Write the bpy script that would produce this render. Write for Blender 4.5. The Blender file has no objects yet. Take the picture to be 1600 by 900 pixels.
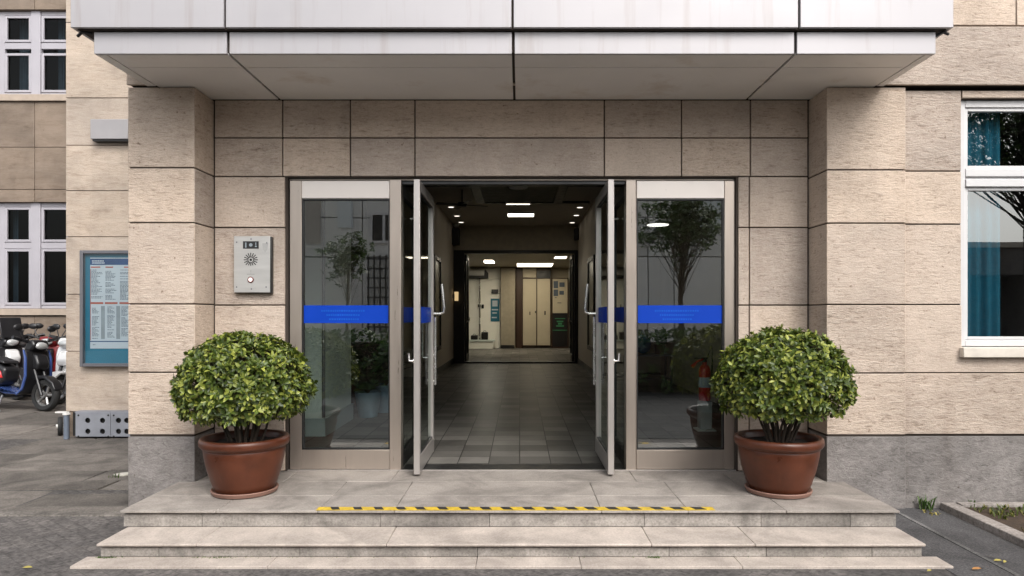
import bpy, math, random
from mathutils import Vector, Matrix, Euler, noise as mnoise
rnd = random.Random(11)
C = bpy.context.scene.collection
SC = bpy.context.scene
PI = math.pi

# ------------------------------------------------------------------ camera model
F, VX, VY, H = 1067.0, 812.0, 490.0, 1.735
def X(px, Y): return (px - VX) / F * Y
def Z(py, Y): return H + (VY - py) / F * Y

# ------------------------------------------------------------------ materials
def node(nt, t, **kw):
    n = nt.nodes.new(t)
    for k, v in kw.items():
        if k in n.inputs: n.inputs[k].default_value = v
        else: setattr(n, k, v)
    return n
def new_mat(name):
    m = bpy.data.materials.new(name); m.use_nodes = True
    nt = m.node_tree; nt.nodes.clear()
    out = nt.nodes.new('ShaderNodeOutputMaterial')
    return m, nt, out
def ramp(nt, fac, stops):
    r = nt.nodes.new('ShaderNodeValToRGB')
    e = r.color_ramp.elements
    while len(e) < len(stops): e.new(0.5)
    for el, (p, c) in zip(e, stops):
        el.position = p; el.color = (c[0], c[1], c[2], 1)
    nt.links.new(fac, r.inputs[0]); return r.outputs[0]
def coords(nt, scale=(1, 1, 1)):
    tc = nt.nodes.new('ShaderNodeTexCoord')
    mp = nt.nodes.new('ShaderNodeMapping'); mp.inputs['Scale'].default_value = scale
    nt.links.new(tc.outputs['Object'], mp.inputs[0]); return mp.outputs[0]
def noise_t(nt, vec, scale, detail=4, rough=.55, dist=0):
    n = node(nt, 'ShaderNodeTexNoise', Scale=scale, Detail=detail, Roughness=rough, Distortion=dist)
    nt.links.new(vec, n.inputs['Vector']); return n.outputs['Fac']
def mixc(nt, fac, a, b, mode='MIX'):
    m = nt.nodes.new('ShaderNodeMix'); m.data_type = 'RGBA'; m.blend_type = mode
    for s, v in ((0, fac), (6, a), (7, b)):
        if isinstance(v, (int, float)): m.inputs[s].default_value = v
        elif isinstance(v, tuple): m.inputs[s].default_value = (v[0], v[1], v[2], 1)
        else: nt.links.new(v, m.inputs[s])
    return m.outputs[2]
def grey(v): return (v, v, v)
def scl(c, k): return tuple(min(1, x * k) for x in c)
def mat(name, col, rough=.5, metal=0., var=.12, vscale=6., bump=0., bscale=40., island=0., spec=.5, coat=0., stretch=(1, 1, 1), rvar=.1, streak=None, warp=0):
    """general painted / plain surface: mottled colour, uneven gloss, optional bump"""
    m, nt, out = new_mat(name)
    b = node(nt, 'ShaderNodeBsdfPrincipled', Roughness=rough, Metallic=metal)
    b.inputs['Specular IOR Level'].default_value = spec
    b.inputs['Coat Weight'].default_value = coat
    v = coords(nt, stretch)
    n = noise_t(nt, v, vscale, 6, .6)
    c = ramp(nt, n, [(.3, scl(col, 1 - var)), (.7, scl(col, 1 + var))])
    if island:
        g = nt.nodes.new('ShaderNodeNewGeometry')
        r = ramp(nt, g.outputs['Random Per Island'], [(0, grey(1 - island)), (1, grey(1))])
        c = mixc(nt, 1., c, r, 'MULTIPLY')
    if streak:
        vs_k = coords(nt, streak[1]); nk = noise_t(nt, vs_k, 1., 5, .65, .2)
        c = mixc(nt, 1., c, ramp(nt, nk, [(streak[2], streak[0]), (streak[2] + .16, grey(1.))]), 'MULTIPLY')
    nt.links.new(c, b.inputs['Base Color'])
    if warp:
        wn = noise_t(nt, coords(nt), 1.7, 2, .4); wb_ = node(nt, 'ShaderNodeBump', Strength=warp, Distance=.05); nt.links.new(wn, wb_.inputs['Height']); nt.links.new(wb_.outputs[0], b.inputs['Normal'])
    r2 = node(nt, 'ShaderNodeMapRange'); nt.links.new(n, r2.inputs[0])
    r2.inputs[1].default_value = .3; r2.inputs[2].default_value = .7
    r2.inputs[3].default_value = max(.02, rough - rvar); r2.inputs[4].default_value = min(1, rough + rvar)
    nt.links.new(r2.outputs[0], b.inputs['Roughness'])
    if bump:
        bn = noise_t(nt, v, bscale, 5, .6)
        bp = node(nt, 'ShaderNodeBump', Strength=bump, Distance=.01); nt.links.new(bn, bp.inputs['Height'])
        nt.links.new(bp.outputs[0], b.inputs['Normal'])
    nt.links.new(b.outputs[0], out.inputs[0]); return m

def stone(name, dark, mid, light, s=(6, 6, 26), bump=.55, island=.16, dist=.9, stain=.25):
    """rough split stone with wavy horizontal chisel ridges, a tone of its own for every slab"""
    m, nt, out = new_mat(name)
    b = node(nt, 'ShaderNodeBsdfPrincipled', Roughness=.82)
    b.inputs['Specular IOR Level'].default_value = .25
    g = nt.nodes.new('ShaderNodeNewGeometry')
    v = coords(nt, s)
    # shift the pattern for each slab
    off = nt.nodes.new('ShaderNodeVectorMath'); off.operation = 'ADD'
    mul = nt.nodes.new('ShaderNodeMath'); mul.operation = 'MULTIPLY'; mul.inputs[1].default_value = 73.
    nt.links.new(g.outputs['Random Per Island'], mul.inputs[0])
    nt.links.new(v, off.inputs[0]); nt.links.new(mul.outputs[0], off.inputs[1])
    n1a = noise_t(nt, off.outputs[0], 1., 7, .66, dist)
    vb = nt.nodes.new('ShaderNodeVectorMath'); vb.operation = 'MULTIPLY'; vb.inputs[1].default_value = (.33, .33, .28); nt.links.new(off.outputs[0], vb.inputs[0])
    n1b = noise_t(nt, vb.outputs[0], 1., 5, .6, .8)
    mm_ = nt.nodes.new('ShaderNodeMix'); mm_.inputs[0].default_value = .38; nt.links.new(n1a, mm_.inputs[2]); nt.links.new(n1b, mm_.inputs[3]); n1 = mm_.outputs[0]
    v2 = coords(nt, (1, 1, 1))
    n2 = noise_t(nt, v2, 1.6, 5, .6, .3)
    n3 = noise_t(nt, v2, 90., 3, .6)
    c = ramp(nt, n1, [(.33, dark), (.45, mid), (.60, light)])
    wnz = nt.nodes.new('ShaderNodeTexWhiteNoise'); wnz.noise_dimensions = '1D'; nt.links.new(mul.outputs[0], wnz.inputs['W'])
    kk = nt.nodes.new('ShaderNodeMapRange'); kk.inputs[3].default_value = .5; kk.inputs[4].default_value = 1.; nt.links.new(wnz.outputs['Value'], kk.inputs[0])
    c = mixc(nt, kk.outputs[0], scl(light, .92), c)
    st = ramp(nt, n2, [(.35, grey(1 - stain)), (.6, grey(1.))])
    c = mixc(nt, 1., c, st, 'MULTIPLY')
    isl = ramp(nt, g.outputs['Random Per Island'], [(0, (1 - island, 1 - island * .95, 1 - island * .85)), (.5, grey(1 - island * .4)), (1, (1, .985, .96))])
    c = mixc(nt, 1., c, isl, 'MULTIPLY')
    sp = ramp(nt, n3, [(.3, grey(.78)), (.6, grey(1.))])
    c = mixc(nt, .7, c, sp, 'MULTIPLY')
    v3 = coords(nt, (3.2, 3.2, .35)); n5 = noise_t(nt, v3, 1.3, 5, .7)
    c = mixc(nt, 1., c, ramp(nt, n5, [(.28, (.90, .885, .87)), (.46, grey(1.))]), 'MULTIPLY')
    v6 = coords(nt, (1, 1, 1)); n6 = noise_t(nt, v6, 22., 2, .5)
    c = mixc(nt, 1., c, ramp(nt, n6, [(.24, (.55, .5, .46)), (.30, grey(1.))]), 'MULTIPLY')
    nt.links.new(c, b.inputs['Base Color'])
    h = nt.nodes.new('ShaderNodeMath'); h.operation = 'MULTIPLY_ADD'; h.inputs[1].default_value = .18
    nt.links.new(n3, h.inputs[0]); nt.links.new(n1, h.inputs[2])
    bp = node(nt, 'ShaderNodeBump', Strength=bump, Distance=.03); nt.links.new(h.outputs[0], bp.inputs['Height'])
    ks = nt.nodes.new('ShaderNodeMath'); ks.operation = 'MULTIPLY'; ks.inputs[1].default_value = bump * 1.25; nt.links.new(kk.outputs[0], ks.inputs[0]); nt.links.new(ks.outputs[0], bp.inputs['Strength'])
    nt.links.new(bp.outputs[0], b.inputs['Normal'])
    nt.links.new(b.outputs[0], out.inputs[0]); return m

def granite(name, a, bcol, c3, scale=55, stain=.3, rough=.6, island=.12, bump=.2):
    m, nt, out = new_mat(name)
    b = node(nt, 'ShaderNodeBsdfPrincipled', Roughness=rough)
    b.inputs['Specular IOR Level'].default_value = .35
    v = coords(nt)
    n1 = noise_t(nt, v, scale, 4, .75); n2 = noise_t(nt, v, 2.2, 6, .65, .8)
    vs = coords(nt, (1.5, 1.5, 9)); n4 = noise_t(nt, vs, 2.5, 5, .6, .6)
    c = ramp(nt, n1, [(.34, a), (.5, bcol), (.66, c3)])
    st = ramp(nt, n2, [(.34, grey(1 - stain)), (.6, grey(1.))])
    c = mixc(nt, 1., c, st, 'MULTIPLY')
    s4 = ramp(nt, n4, [(.35, grey(.8)), (.6, grey(1.))]); c = mixc(nt, .8, c, s4, 'MULTIPLY')
    g = nt.nodes.new('ShaderNodeNewGeometry')
    isl = ramp(nt, g.outputs['Random Per Island'], [(0, grey(1 - island)), (1, grey(1.))])
    c = mixc(nt, 1., c, isl, 'MULTIPLY')
    nt.links.new(c, b.inputs['Base Color'])
    bp = node(nt, 'ShaderNodeBump', Strength=bump, Distance=.01); nt.links.new(n1, bp.inputs['Height'])
    nt.links.new(bp.outputs[0], b.inputs['Normal'])
    nt.links.new(b.outputs[0], out.inputs[0]); return m

def glass(name, tint, base, k=.8):
    m, nt, out = new_mat(name)
    t = node(nt, 'ShaderNodeBsdfTransparent'); t.inputs[0].default_value = (*tint, 1)
    g = node(nt, 'ShaderNodeBsdfGlossy', Roughness=.0); g.inputs[0].default_value = (.95, .97, .96, 1)
    lw = node(nt, 'ShaderNodeLayerWeight', Blend=.25)
    ma = nt.nodes.new('ShaderNodeMath'); ma.operation = 'MULTIPLY_ADD'
    ma.inputs[1].default_value = k; ma.inputs[2].default_value = base
    nt.links.new(lw.outputs['Fresnel'], ma.inputs[0])
    v = coords(nt); n = noise_t(nt, v, .9, 2)
    bp = node(nt, 'ShaderNodeBump', Strength=.012, Distance=.05); nt.links.new(n, bp.inputs['Height'])
    nt.links.new(bp.outputs[0], g.inputs['Normal'])
    mx = nt.nodes.new('ShaderNodeMixShader')
    nt.links.new(ma.outputs[0], mx.inputs[0]); nt.links.new(t.outputs[0], mx.inputs[1]); nt.links.new(g.outputs[0], mx.inputs[2])
    nt.links.new(mx.outputs[0], out.inputs[0]); return m
def emit(name, col, s):
    m, nt, out = new_mat(name)
    e = node(nt, 'ShaderNodeEmission', Strength=s); e.inputs[0].default_value = (*col, 1)
    nt.links.new(e.outputs[0], out.inputs[0]); return m
def leafmat(name, c0, c1, c2, trans=.25, rough=.42):
    m, nt, out = new_mat(name)
    b = node(nt, 'ShaderNodeBsdfPrincipled', Roughness=rough)
    g = nt.nodes.new('ShaderNodeNewGeometry')
    c = ramp(nt, g.outputs['Random Per Island'], [(0, c0), (.55, c1), (1, c2)])
    v = coords(nt); n = noise_t(nt, v, 5., 3)
    c = mixc(nt, .6, c, ramp(nt, n, [(.35, grey(.65)), (.65, grey(1.))]), 'MULTIPLY')
    nt.links.new(c, b.inputs['Base Color'])
    t = node(nt, 'ShaderNodeBsdfTranslucent'); nt.links.new(c, t.inputs[0])
    mx = nt.nodes.new('ShaderNodeMixShader'); mx.inputs[0].default_value = trans
    nt.links.new(b.outputs[0], mx.inputs[1]); nt.links.new(t.outputs[0], mx.inputs[2])
    nt.links.new(mx.outputs[0], out.inputs[0]); return m

M = {}
M['stone'] = stone('facade_stone', (.27, .20, .15), (.58, .467, .378), (.68, .565, .47), s=(17, 17, 66), bump=.6, dist=.5, stain=.17, island=.25)
M['stone_rear'] = stone('rear_stone', (.165, .12, .087), (.25, .192, .146), (.295, .233, .183), s=(3, 3, 14), bump=.3)
M['joint'] = mat('joint_mortar', (.045, .034, .027), .9)
M['granite'] = stone('plinth_granite', (.11, .10, .095), (.225, .205, .195), (.33, .305, .29), s=(17, 17, 38), bump=.5, dist=1.2, stain=.3)
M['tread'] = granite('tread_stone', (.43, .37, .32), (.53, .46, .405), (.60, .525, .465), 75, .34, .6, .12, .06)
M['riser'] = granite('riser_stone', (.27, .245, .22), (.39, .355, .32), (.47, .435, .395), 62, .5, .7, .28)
M['panel'] = mat('silver_panel', (.385, .37, .382), .42, .2, .04, 1.2, spec=.5, island=.05, streak=((.88, .85, .81), (9, 9, .5), .30), warp=.12)
M['panel_soffit'] = mat('soffit_panel', (.80, .77, .745), .5, .1, .06, 1.0, island=.06, streak=((.82, .76, .70), (1.5, 1.5, 2), .28), warp=.1)
M['alu'] = mat('champagne_aluminium', (.43, .37, .32), .33, .7, .03, 3, stretch=(8, 8, .6), rvar=.06)
M['alu_bright'] = mat('bright_aluminium', (.50, .465, .44), .32, .6, .015, 3, rvar=.03)
M['alu_light'] = mat('pale_aluminium', (.74, .68, .63), .36, .3, .02, 3)
M['steel'] = mat('brushed_steel', (.78, .76, .74), .25, .9, .05, 3)
M['blackframe'] = mat('black_gasket', (.012, .012, .012), .45)
M['dark'] = mat('dark_void', (.012, .011, .010), .7)
M['glass'] = glass('door_glass', (.90, .96, .93), .25)
M['glass_leaf'] = glass('leaf_glass', (.72, .80, .77), .07, .35)
M['glass_win'] = glass('window_glass', (.84, .90, .92), .15)
M['glass_rear'] = glass('rear_window_glass', (.45, .5, .52), .004, .35)
M['blue'] = mat('blue_film', (.002, .040, .36), .5, 0, .06, 3, spec=.15)
M['bluetext'] = mat('pale_blue_print', (.006, .085, .46), .5, spec=.15)
M['pvc'] = mat('white_pvc', (.56, .55, .55), .4, 0, .05, 3)
M['pvc_lilac'] = mat('lilac_grey_frame', (.37, .355, .385), .45, 0, .06, 2)
M['pot'] = mat('glazed_terracotta', (.080, .0225, .0095), .38, 0, .40, 3.0, spec=.4, coat=.0, bump=.05, bscale=9, rvar=.15, streak=((1.5, 1.75, 2.0), (9, 9, 1.6), .22))
M['saucer'] = mat('terracotta_saucer', (.21, .115, .085), .6, 0, .15, 8)
M['soil'] = mat('potting_soil', (.02, .014, .010), .95, 0, .4, 30, bump=.8, bscale=60)
M['stem'] = mat('woody_stem', (.045, .032, .022), .85, 0, .3, 20)
M['leaf'] = leafmat('shrub_leaf', (.030, .052, .008), (.098, .145, .018), (.40, .43, .08))
M['leaf_dark'] = leafmat('tree_leaf', (.022, .05, .012), (.05, .10, .022), (.10, .17, .035), .25)
M['fern'] = leafmat('fern_leaf', (.012, .04, .012), (.03, .07, .02), (.06, .11, .03), .15)
M['asphalt'] = None
M['teal'] = mat('teal_backing', (.012, .15, .24), .5, 0, .1, 2)
M['navy'] = mat('navy_print', (.008, .05, .16), .5)
M['paper'] = mat('pale_paper', (.46, .52, .57), .6, 0, .04, 2)
M['ink'] = mat('ink', (.07, .09, .12), .6)
M['inkgrey'] = mat('grey_ink', (.25, .29, .32), .6)
M['inkred'] = mat('red_ink', (.38, .10, .07), .6)
M['greymetal'] = mat('grey_metal', (.15, .15, .165), .45, .3, .1, 4)
M['greybox'] = mat('grey_box_paint', (.34, .325, .33), .5, .1, .08, 3)
M['ventplate'] = mat('blue_grey_plate', (.25, .26, .29), .5, .2, .12, 5)
M['red'] = mat('red_paint', (.60, .012, .014), .3, 0, .1, 6, coat=.3)
M['white'] = mat('white_paint', (.70, .69, .66), .45, 0, .06, 3)
M['yellow'] = mat('yellow_tape', (.55, .37, .03), .6, 0, .35, 22)
M['blacktape'] = mat('black_tape', (.02, .018, .016), .65)
M['wall_in'] = mat('interior_wall', (.64, .57, .48), .6, 0, .05, 1.5)
M['wall_pale'] = mat('pale_grey_green_wall', (.62, .69, .65), .5, 0, .05, 1.5)
M['wall_base'] = mat('grey_skirting_tile', (.36, .43, .43), .4, 0, .08, 3)
M['ceil'] = mat('interior_ceiling', (.50, .46, .40), .7, 0, .04, 1)
M['cream'] = mat('cream_laminate', (.46, .40, .29), .5, 0, .05, 2)
M['creamwhite'] = mat('cream_white_wall', (.84, .82, .74), .6, 0, .04, 2)
M['wood'] = mat('dark_brown_wood', (.045, .022, .012), .45, 0, .3, 5, stretch=(8, 8, .6))
M['black'] = mat('black_paint', (.013, .012, .012), .4)
M['tealposter'] = mat('teal_print', (.01, .13, .20), .5)
M['greenprint'] = mat('green_print', (.05, .22, .10), .5)
M['lamp'] = emit('lamp_diffuser', (1., .92, .76), 2.6)
M['lamp_lobby'] = emit('lobby_diffuser', (1., .95, .87), 1.2)
M['lamp_left'] = emit('left_lamp_diffuser', (1., .92, .74), 36.)
M['lamp_far'] = emit('far_lamp_diffuser', (1., .88, .66), 4.)
M['spot'] = emit('downlight_diffuser', (1., .92, .78), 1.3)
M['curtain'] = mat('blue_curtain_cloth', (.008, .135, .20), .8, 0, .15, 5)
M['curtain_grey'] = mat('grey_curtain_cloth', (.07, .095, .12), .85, 0, .2, 5)
M['tyre'] = mat('tyre_rubber', (.016, .016, .016), .7)
M['scoot_blue'] = mat('blue_scooter_paint', (.045, .085, .26), .25, .1, .05, 3, coat=.5)
M['scoot_white'] = mat('white_scooter_paint', (.68, .68, .68), .25, 0, .05, 3, coat=.5)
M['scoot_black'] = mat('black_plastic', (.014, .014, .016), .35, 0, .1, 5)
M['lens'] = mat('pale_lamp_lens', (.55, .56, .56), .15, .3)
M['hubmetal'] = mat('alloy_wheel', (.4, .4, .4), .35, .8)
M['bag_blue'] = mat('blue_cloth', (.03, .13, .30), .8)
M['opp'] = mat('opposite_render', (.46, .44, .41), .8, 0, .06, .5)
M['opp2'] = mat('opposite_pale_panel', (.56, .60, .62), .5, 0, .04, .5)
M['bark'] = mat('bark', (.06, .045, .035), .9, 0, .3, 8, bump=.6, bscale=20)
M['orange_leaf'] = mat('orange_dry_leaf', (.33, .16, .05), .7)
M['yellow_leaf'] = mat('yellow_dry_leaf', (.30, .25, .06), .7)
M['chip'] = mat('pale_stone_chip', (.55, .52, .46), .8)
M['kerb'] = granite('kerb_stone', (.24, .21, .19), (.38, .34, .31), (.47, .43, .40), 40, .35, .8)
M['grass'] = leafmat('grass_blade', (.03, .06, .008), (.09, .12, .015), (.20, .17, .03), .2, .6)
M['weed'] = leafmat('weed_blade', (.03, .07, .01), (.06, .13, .02), (.12, .20, .03), .25, .5)

def make_pavers():
    m, nt, out = new_mat('worn_paving')
    b = node(nt, 'ShaderNodeBsdfPrincipled', Roughness=.85); b.inputs['Specular IOR Level'].default_value = .3
    v = coords(nt)
    n1 = noise_t(nt, v, 26, 5, .7, .3); n2 = noise_t(nt, v, .8, 6, .65, .6); n3 = noise_t(nt, v, 7, 5, .65, 1.)
    br = node(nt, 'ShaderNodeTexBrick', Scale=1., offset=.5)
    mp = nt.nodes.new('ShaderNodeMapping'); mp.inputs['Rotation'].default_value = (0, 0, math.radians(38))
    nt.links.new(v, mp.inputs[0]); nt.links.new(mp.outputs[0], br.inputs['Vector'])
    br.inputs['Brick Width'].default_value = .2; br.inputs['Row Height'].default_value = .1
    br.inputs['Mortar Size'].default_value = .006; br.inputs['Mortar Smooth'].default_value = .6
    br.inputs['Color1'].default_value = (.145, .135, .132, 1); br.inputs['Color2'].default_value = (.185, .172, .166, 1)
    br.inputs['Mortar'].default_value = (.125, .117, .113, 1)
    c = ramp(nt, n1, [(.32, grey(.38)), (.62, grey(1.15))])
    c = mixc(nt, 1., br.outputs['Color'], c, 'MULTIPLY')
    c = mixc(nt, 1., c, ramp(nt, n2, [(.35, grey(.55)), (.62, (1.0, .97, .94))]), 'MULTIPLY')
    c = mixc(nt, .6, c, ramp(nt, n3, [(.35, grey(.6)), (.6, grey(1.))]), 'MULTIPLY')
    nt.links.new(c, b.inputs['Base Color'])
    bp = node(nt, 'ShaderNodeBump', Strength=.5, Distance=.01); nt.links.new(n1, bp.inputs['Height'])
    nt.links.new(bp.outputs[0], b.inputs['Normal']); nt.links.new(b.outputs[0], out.inputs[0]); return m
M['pavers'] = make_pavers()
M['asphalt'] = granite('dark_asphalt', (.045, .043, .045), (.085, .082, .084), (.15, .145, .145), 70, .45, .85, 0., .5)
M['slab'] = granite('concrete_slab', (.15, .132, .116), (.22, .195, .172), (.28, .25, .222), 55, .5, .85, .42, .25)

def make_tiles():
    m, nt, out = new_mat('grey_floor_tile')
    b = node(nt, 'ShaderNodeBsdfPrincipled', Roughness=.38); b.inputs['Specular IOR Level'].default_value = .03
    v = coords(nt)
    br = node(nt, 'ShaderNodeTexBrick', Scale=1., offset=0.)
    nt.links.new(v, br.inputs['Vector'])
    br.inputs['Brick Width'].default_value = .31; br.inputs['Row Height'].default_value = .31
    br.inputs['Mortar Size'].default_value = .0055; br.inputs['Mortar Smooth'].default_value = .1
    br.inputs['Color1'].default_value = (.07, .066, .06, 1); br.inputs['Color2'].default_value = (.185, .175, .158, 1)
    br.inputs['Mortar'].default_value = (.022, .021, .02, 1)
    n = noise_t(nt, v, 3, 5, .6)
    c = mixc(nt, .7, br.outputs['Color'], ramp(nt, n, [(.35, grey(.7)), (.6, grey(1.))]), 'MULTIPLY')
    nt.links.new(c, b.inputs['Base Color'])
    bp = node(nt, 'ShaderNodeBump', Strength=.3, Distance=.003); bp.invert = True
    nt.links.new(br.outputs['Fac'], bp.inputs['Height']); nt.links.new(bp.outputs[0], b.inputs['Normal'])
    nt.links.new(b.outputs[0], out.inputs[0]); return m
M['tiles'] = make_tiles()

# ------------------------------------------------------------------ mesh building
class MB:
    def __init__(s): s.v = []; s.f = []
    def add(s, vs, fs):
        o = len(s.v); s.v += [tuple(p) for p in vs]; s.f += [tuple(i + o for i in f) for f in fs]; return s
    def box(s, x0, x1, y0, y1, z0, z1, mtx=None):
        if x0 > x1: x0, x1 = x1, x0
        if y0 > y1: y0, y1 = y1, y0
        if z0 > z1: z0, z1 = z1, z0
        vs = [Vector((x, y, z)) for z in (z0, z1) for y in (y0, y1) for x in (x0, x1)]
        if mtx: vs = [mtx @ p for p in vs]
        return s.add(vs, [(0, 2, 3, 1), (4, 5, 7, 6), (0, 1, 5, 4), (2, 6, 7, 3), (0, 4, 6, 2), (1, 3, 7, 5)])
    def tube(s, pts, r, n=10, caps=True):
        pts = [Vector(p) for p in pts]; rs = r if isinstance(r, (list, tuple)) else [r] * len(pts)
        vs, fs = [], []; prev = None
        for i, p in enumerate(pts):
            d = (pts[min(i + 1, len(pts) - 1)] - pts[max(i - 1, 0)]).normalized()
            if prev is None:
                a = d.orthogonal().normalized()
            else:
                a = (prev - d * prev.dot(d)); a = a.normalized() if a.length > 1e-6 else d.orthogonal().normalized()
            prev = a; b = d.cross(a)
            for k in range(n):
                t = 2 * PI * k / n; vs.append(p + (a * math.cos(t) + b * math.sin(t)) * rs[i])
        for i in range(len(pts) - 1):
            for k in range(n):
                k2 = (k + 1) % n; fs.append((i * n + k, i * n + k2, (i + 1) * n + k2, (i + 1) * n + k))
        if caps:
            fs.append(tuple(range(n - 1, -1, -1))); fs.append(tuple((len(pts) - 1) * n + k for k in range(n)))
        return s.add(vs, fs)
    def lathe(s, c, prof, n=40, axis='z', caps=True):
        vs, fs = [], []
        for r, h in prof:
            for k in range(n):
                t = 2 * PI * k / n; a, b = r * math.cos(t), r * math.sin(t)
                p = {'z': (a, b, h), 'y': (a, -h, b), 'x': (h, a, b)}[axis]
                vs.append((c[0] + p[0], c[1] + p[1], c[2] + p[2]))
        for i in range(len(prof) - 1):
            for k in range(n):
                k2 = (k + 1) % n; fs.append((i * n + k, i * n + k2, (i + 1) * n + k2, (i + 1) * n + k))
        if caps:
            if prof[0][0] > 1e-4: fs.append(tuple(range(n - 1, -1, -1)))
            if prof[-1][0] > 1e-4: fs.append(tuple((len(prof) - 1) * n + k for k in range(n)))
        return s.add(vs, fs)
    def prism(s, poly, axis, a0, a1):
        n = len(poly)
        def P(u, v, a): return {'y': (u, a, v), 'x': (a, u, v), 'z': (u, v, a)}[axis]
        vs = [P(u, v, a0) for u, v in poly] + [P(u, v, a1) for u, v in poly]
        fs = [tuple(range(n)), tuple(range(2 * n - 1, n - 1, -1))]
        fs += [(i, i + n, (i + 1) % n + n, (i + 1) % n) for i in range(n)]
        return s.add(vs, fs)
    def sphere(s, c, r, n=16, m=10):
        if not isinstance(r, (tuple, list)): r = (r, r, r)
        vs, fs = [(c[0], c[1], c[2] - r[2])], []
        for i in range(1, m):
            ph = -PI / 2 + PI * i / m
            for k in range(n):
                t = 2 * PI * k / n
                vs.append((c[0] + r[0] * math.cos(ph) * math.cos(t), c[1] + r[1] * math.cos(ph) * math.sin(t), c[2] + r[2] * math.sin(ph)))
        vs.append((c[0], c[1], c[2] + r[2])); L = len(vs) - 1
        for k in range(n):
            k2 = (k + 1) % n; fs.append((0, 1 + k2, 1 + k)); fs.append((L, L - n + k, L - n + k2))
        for i in range(m - 2):
            for k in range(n):
                k2 = (k + 1) % n; fs.append((1 + i * n + k, 1 + i * n + k2, 1 + (i + 1) * n + k2, 1 + (i + 1) * n + k))
        return s.add(vs, fs)
    def frame(s, x0, x1, z0, z1, w, y0, y1, wt=None, wb=None):
        wt = w if wt is None else wt; wb = w if wb is None else wb
        s.box(x0, x0 + w, y0, y1, z0, z1); s.box(x1 - w, x1, y0, y1, z0, z1)
        s.box(x0 + w, x1 - w, y0, y1, z1 - wt, z1); s.box(x0 + w, x1 - w, y0, y1, z0, z0 + wb); return s
    def pane(s, x0, x1, y, z0, z1): return s.add([(x0, y, z0), (x1, y, z0), (x1, y, z1), (x0, y, z1)], [(0, 1, 2, 3)])
    def panex(s, x, y0, y1, z0, z1): return s.add([(x, y0, z0), (x, y1, z0), (x, y1, z1), (x, y0, z1)], [(0, 1, 2, 3)])
    def build(s, name, m, parent=None, bevel=0, smooth=True, ang=35):
        off = Vector((0, 0, 0)); q = parent
        while q is not None: off += q.location; q = q.parent
        me = bpy.data.meshes.new(name)
        me.from_pydata([tuple(Vector(p) - off) for p in s.v], [], s.f); me.validate(); me.update()
        me.materials.append(M[m] if isinstance(m, str) else m)
        if smooth:
            for p in me.polygons: p.use_smooth = True
            me.set_sharp_from_angle(angle=math.radians(ang))
        o = bpy.data.objects.new(name, me); C.objects.link(o)
        if parent is not None: o.parent = parent
        if bevel:
            b = o.modifiers.new('bevel', 'BEVEL'); b.width = bevel; b.segments = 2; b.limit_method = 'ANGLE'; b.angle_limit = math.radians(40)
        return o
def bx(*a): return MB().box(*a)
def tag(o, label, cat, group=None, kind=None):
    if label: o['label'] = label
    if cat: o['category'] = cat
    if group: o['group'] = group
    if kind: o['kind'] = kind
    return o
def thing(name, label, cat, loc=(0, 0, 0), group=None):
    o = bpy.data.objects.new(name, None); C.objects.link(o); o.location = loc
    return tag(o, label, cat, group)
def structure(o): o['kind'] = 'structure'; return o
def copy_tree(o, parent=None):
    c = o.copy(); C.objects.link(c)
    if parent is not None: c.parent = parent
    for ch in list(o.children): copy_tree(ch, c)
    return c
def cladding(mb, rects, y, gap=.012, th=.03):
    for x0, x1, z0, z1 in rects:
        j = rnd.uniform(-.0015, .0015)
        mb.box(x0 + gap / 2, x1 - gap / 2, y + j, y + th, z0 + gap / 2, z1 - gap / 2)

# ------------------------------------------------------------------ key planes
YW, YD, YP, YR = 6.45, 6.50, 6.08, 6.11
ZL, ZT, ZS = .2425, .112, .012
SOF = 3.755
ZC = [.652, 1.211, 1.820, 2.544, 3.034]           # stone courses of the entrance block

# ================================================================== ground
g = MB(); g.box(-300, 300, -300, 300, -.30, -.006); structure(g.build('ground', 'pavers', smooth=False))
s = MB()
ys = [5.98, 6.14, 6.72, 7.10, 7.55, 8.45, 9.45, 10.6, 11.9, 13.2, 15.25]
for j in range(len(ys) - 1):
    xs = [-3.50 if ys[j] < 9.5 else -3.5, -4.54, -5.87, -7.2, -8.5, -9.9, -11.3, -12.7]
    if j == 0: xs = [-3.06, -4.9, -6.9, -8.9, -10.9, -12.7]
    if j in (2, 5): xs = [-3.5, -4.15, -5.35, -6.6, -8.2, -9.4, -10.9, -12.7]
    for i in range(len(xs) - 1):
        if rnd.random() < .08 and j > 1: continue
        a, b_ = xs[i + 1] + .010, xs[i] - .010
        if ys[j] > 9.5 and b_ > -6.4: b_ = -6.42
        if b_ - a < .1: continue
        dz = rnd.uniform(-.002, .006); c = [Vector((x, y, z)) for z in (-.05, 0) for y in (ys[j] + .010, ys[j + 1] - .010) for x in (a, b_)]
        t1, t2 = rnd.uniform(-.006, .006), rnd.uniform(-.006, .006)
        for k in range(4, 8): c[k].z += dz + (t1 if k % 2 else 0) + (t2 if k > 5 else 0)
        s.add(c, [(0, 2, 3, 1), (4, 5, 7, 6), (0, 1, 5, 4), (2, 6, 7, 3), (0, 4, 6, 2), (1, 3, 7, 5)])
structure(s.build('pavement', 'slab', bevel=.004))
s = MB()
for a, b_ in ((-13, -9.2), (-9.2, -6.6), (-6.6, -4.7), (-4.7, -3.06)): s.box(a + .003, b_ - .003, 5.86, 5.975, -.05, .008 + rnd.uniform(-.003, .003))
structure(s.build('kerb_strip', granite('strip_concrete', (.14, .125, .11), (.25, .225, .2), (.34, .31, .28), 34, .5, .85, .3, .3), bevel=.005))
s = MB(); s.box(2.9, 3.283, 2.0, 6.10, -.05, -.002); s.box(3.322, 3.72, 2.0, 6.10, -.05, -.001)
structure(s.build('path', 'asphalt', smooth=False))
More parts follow.
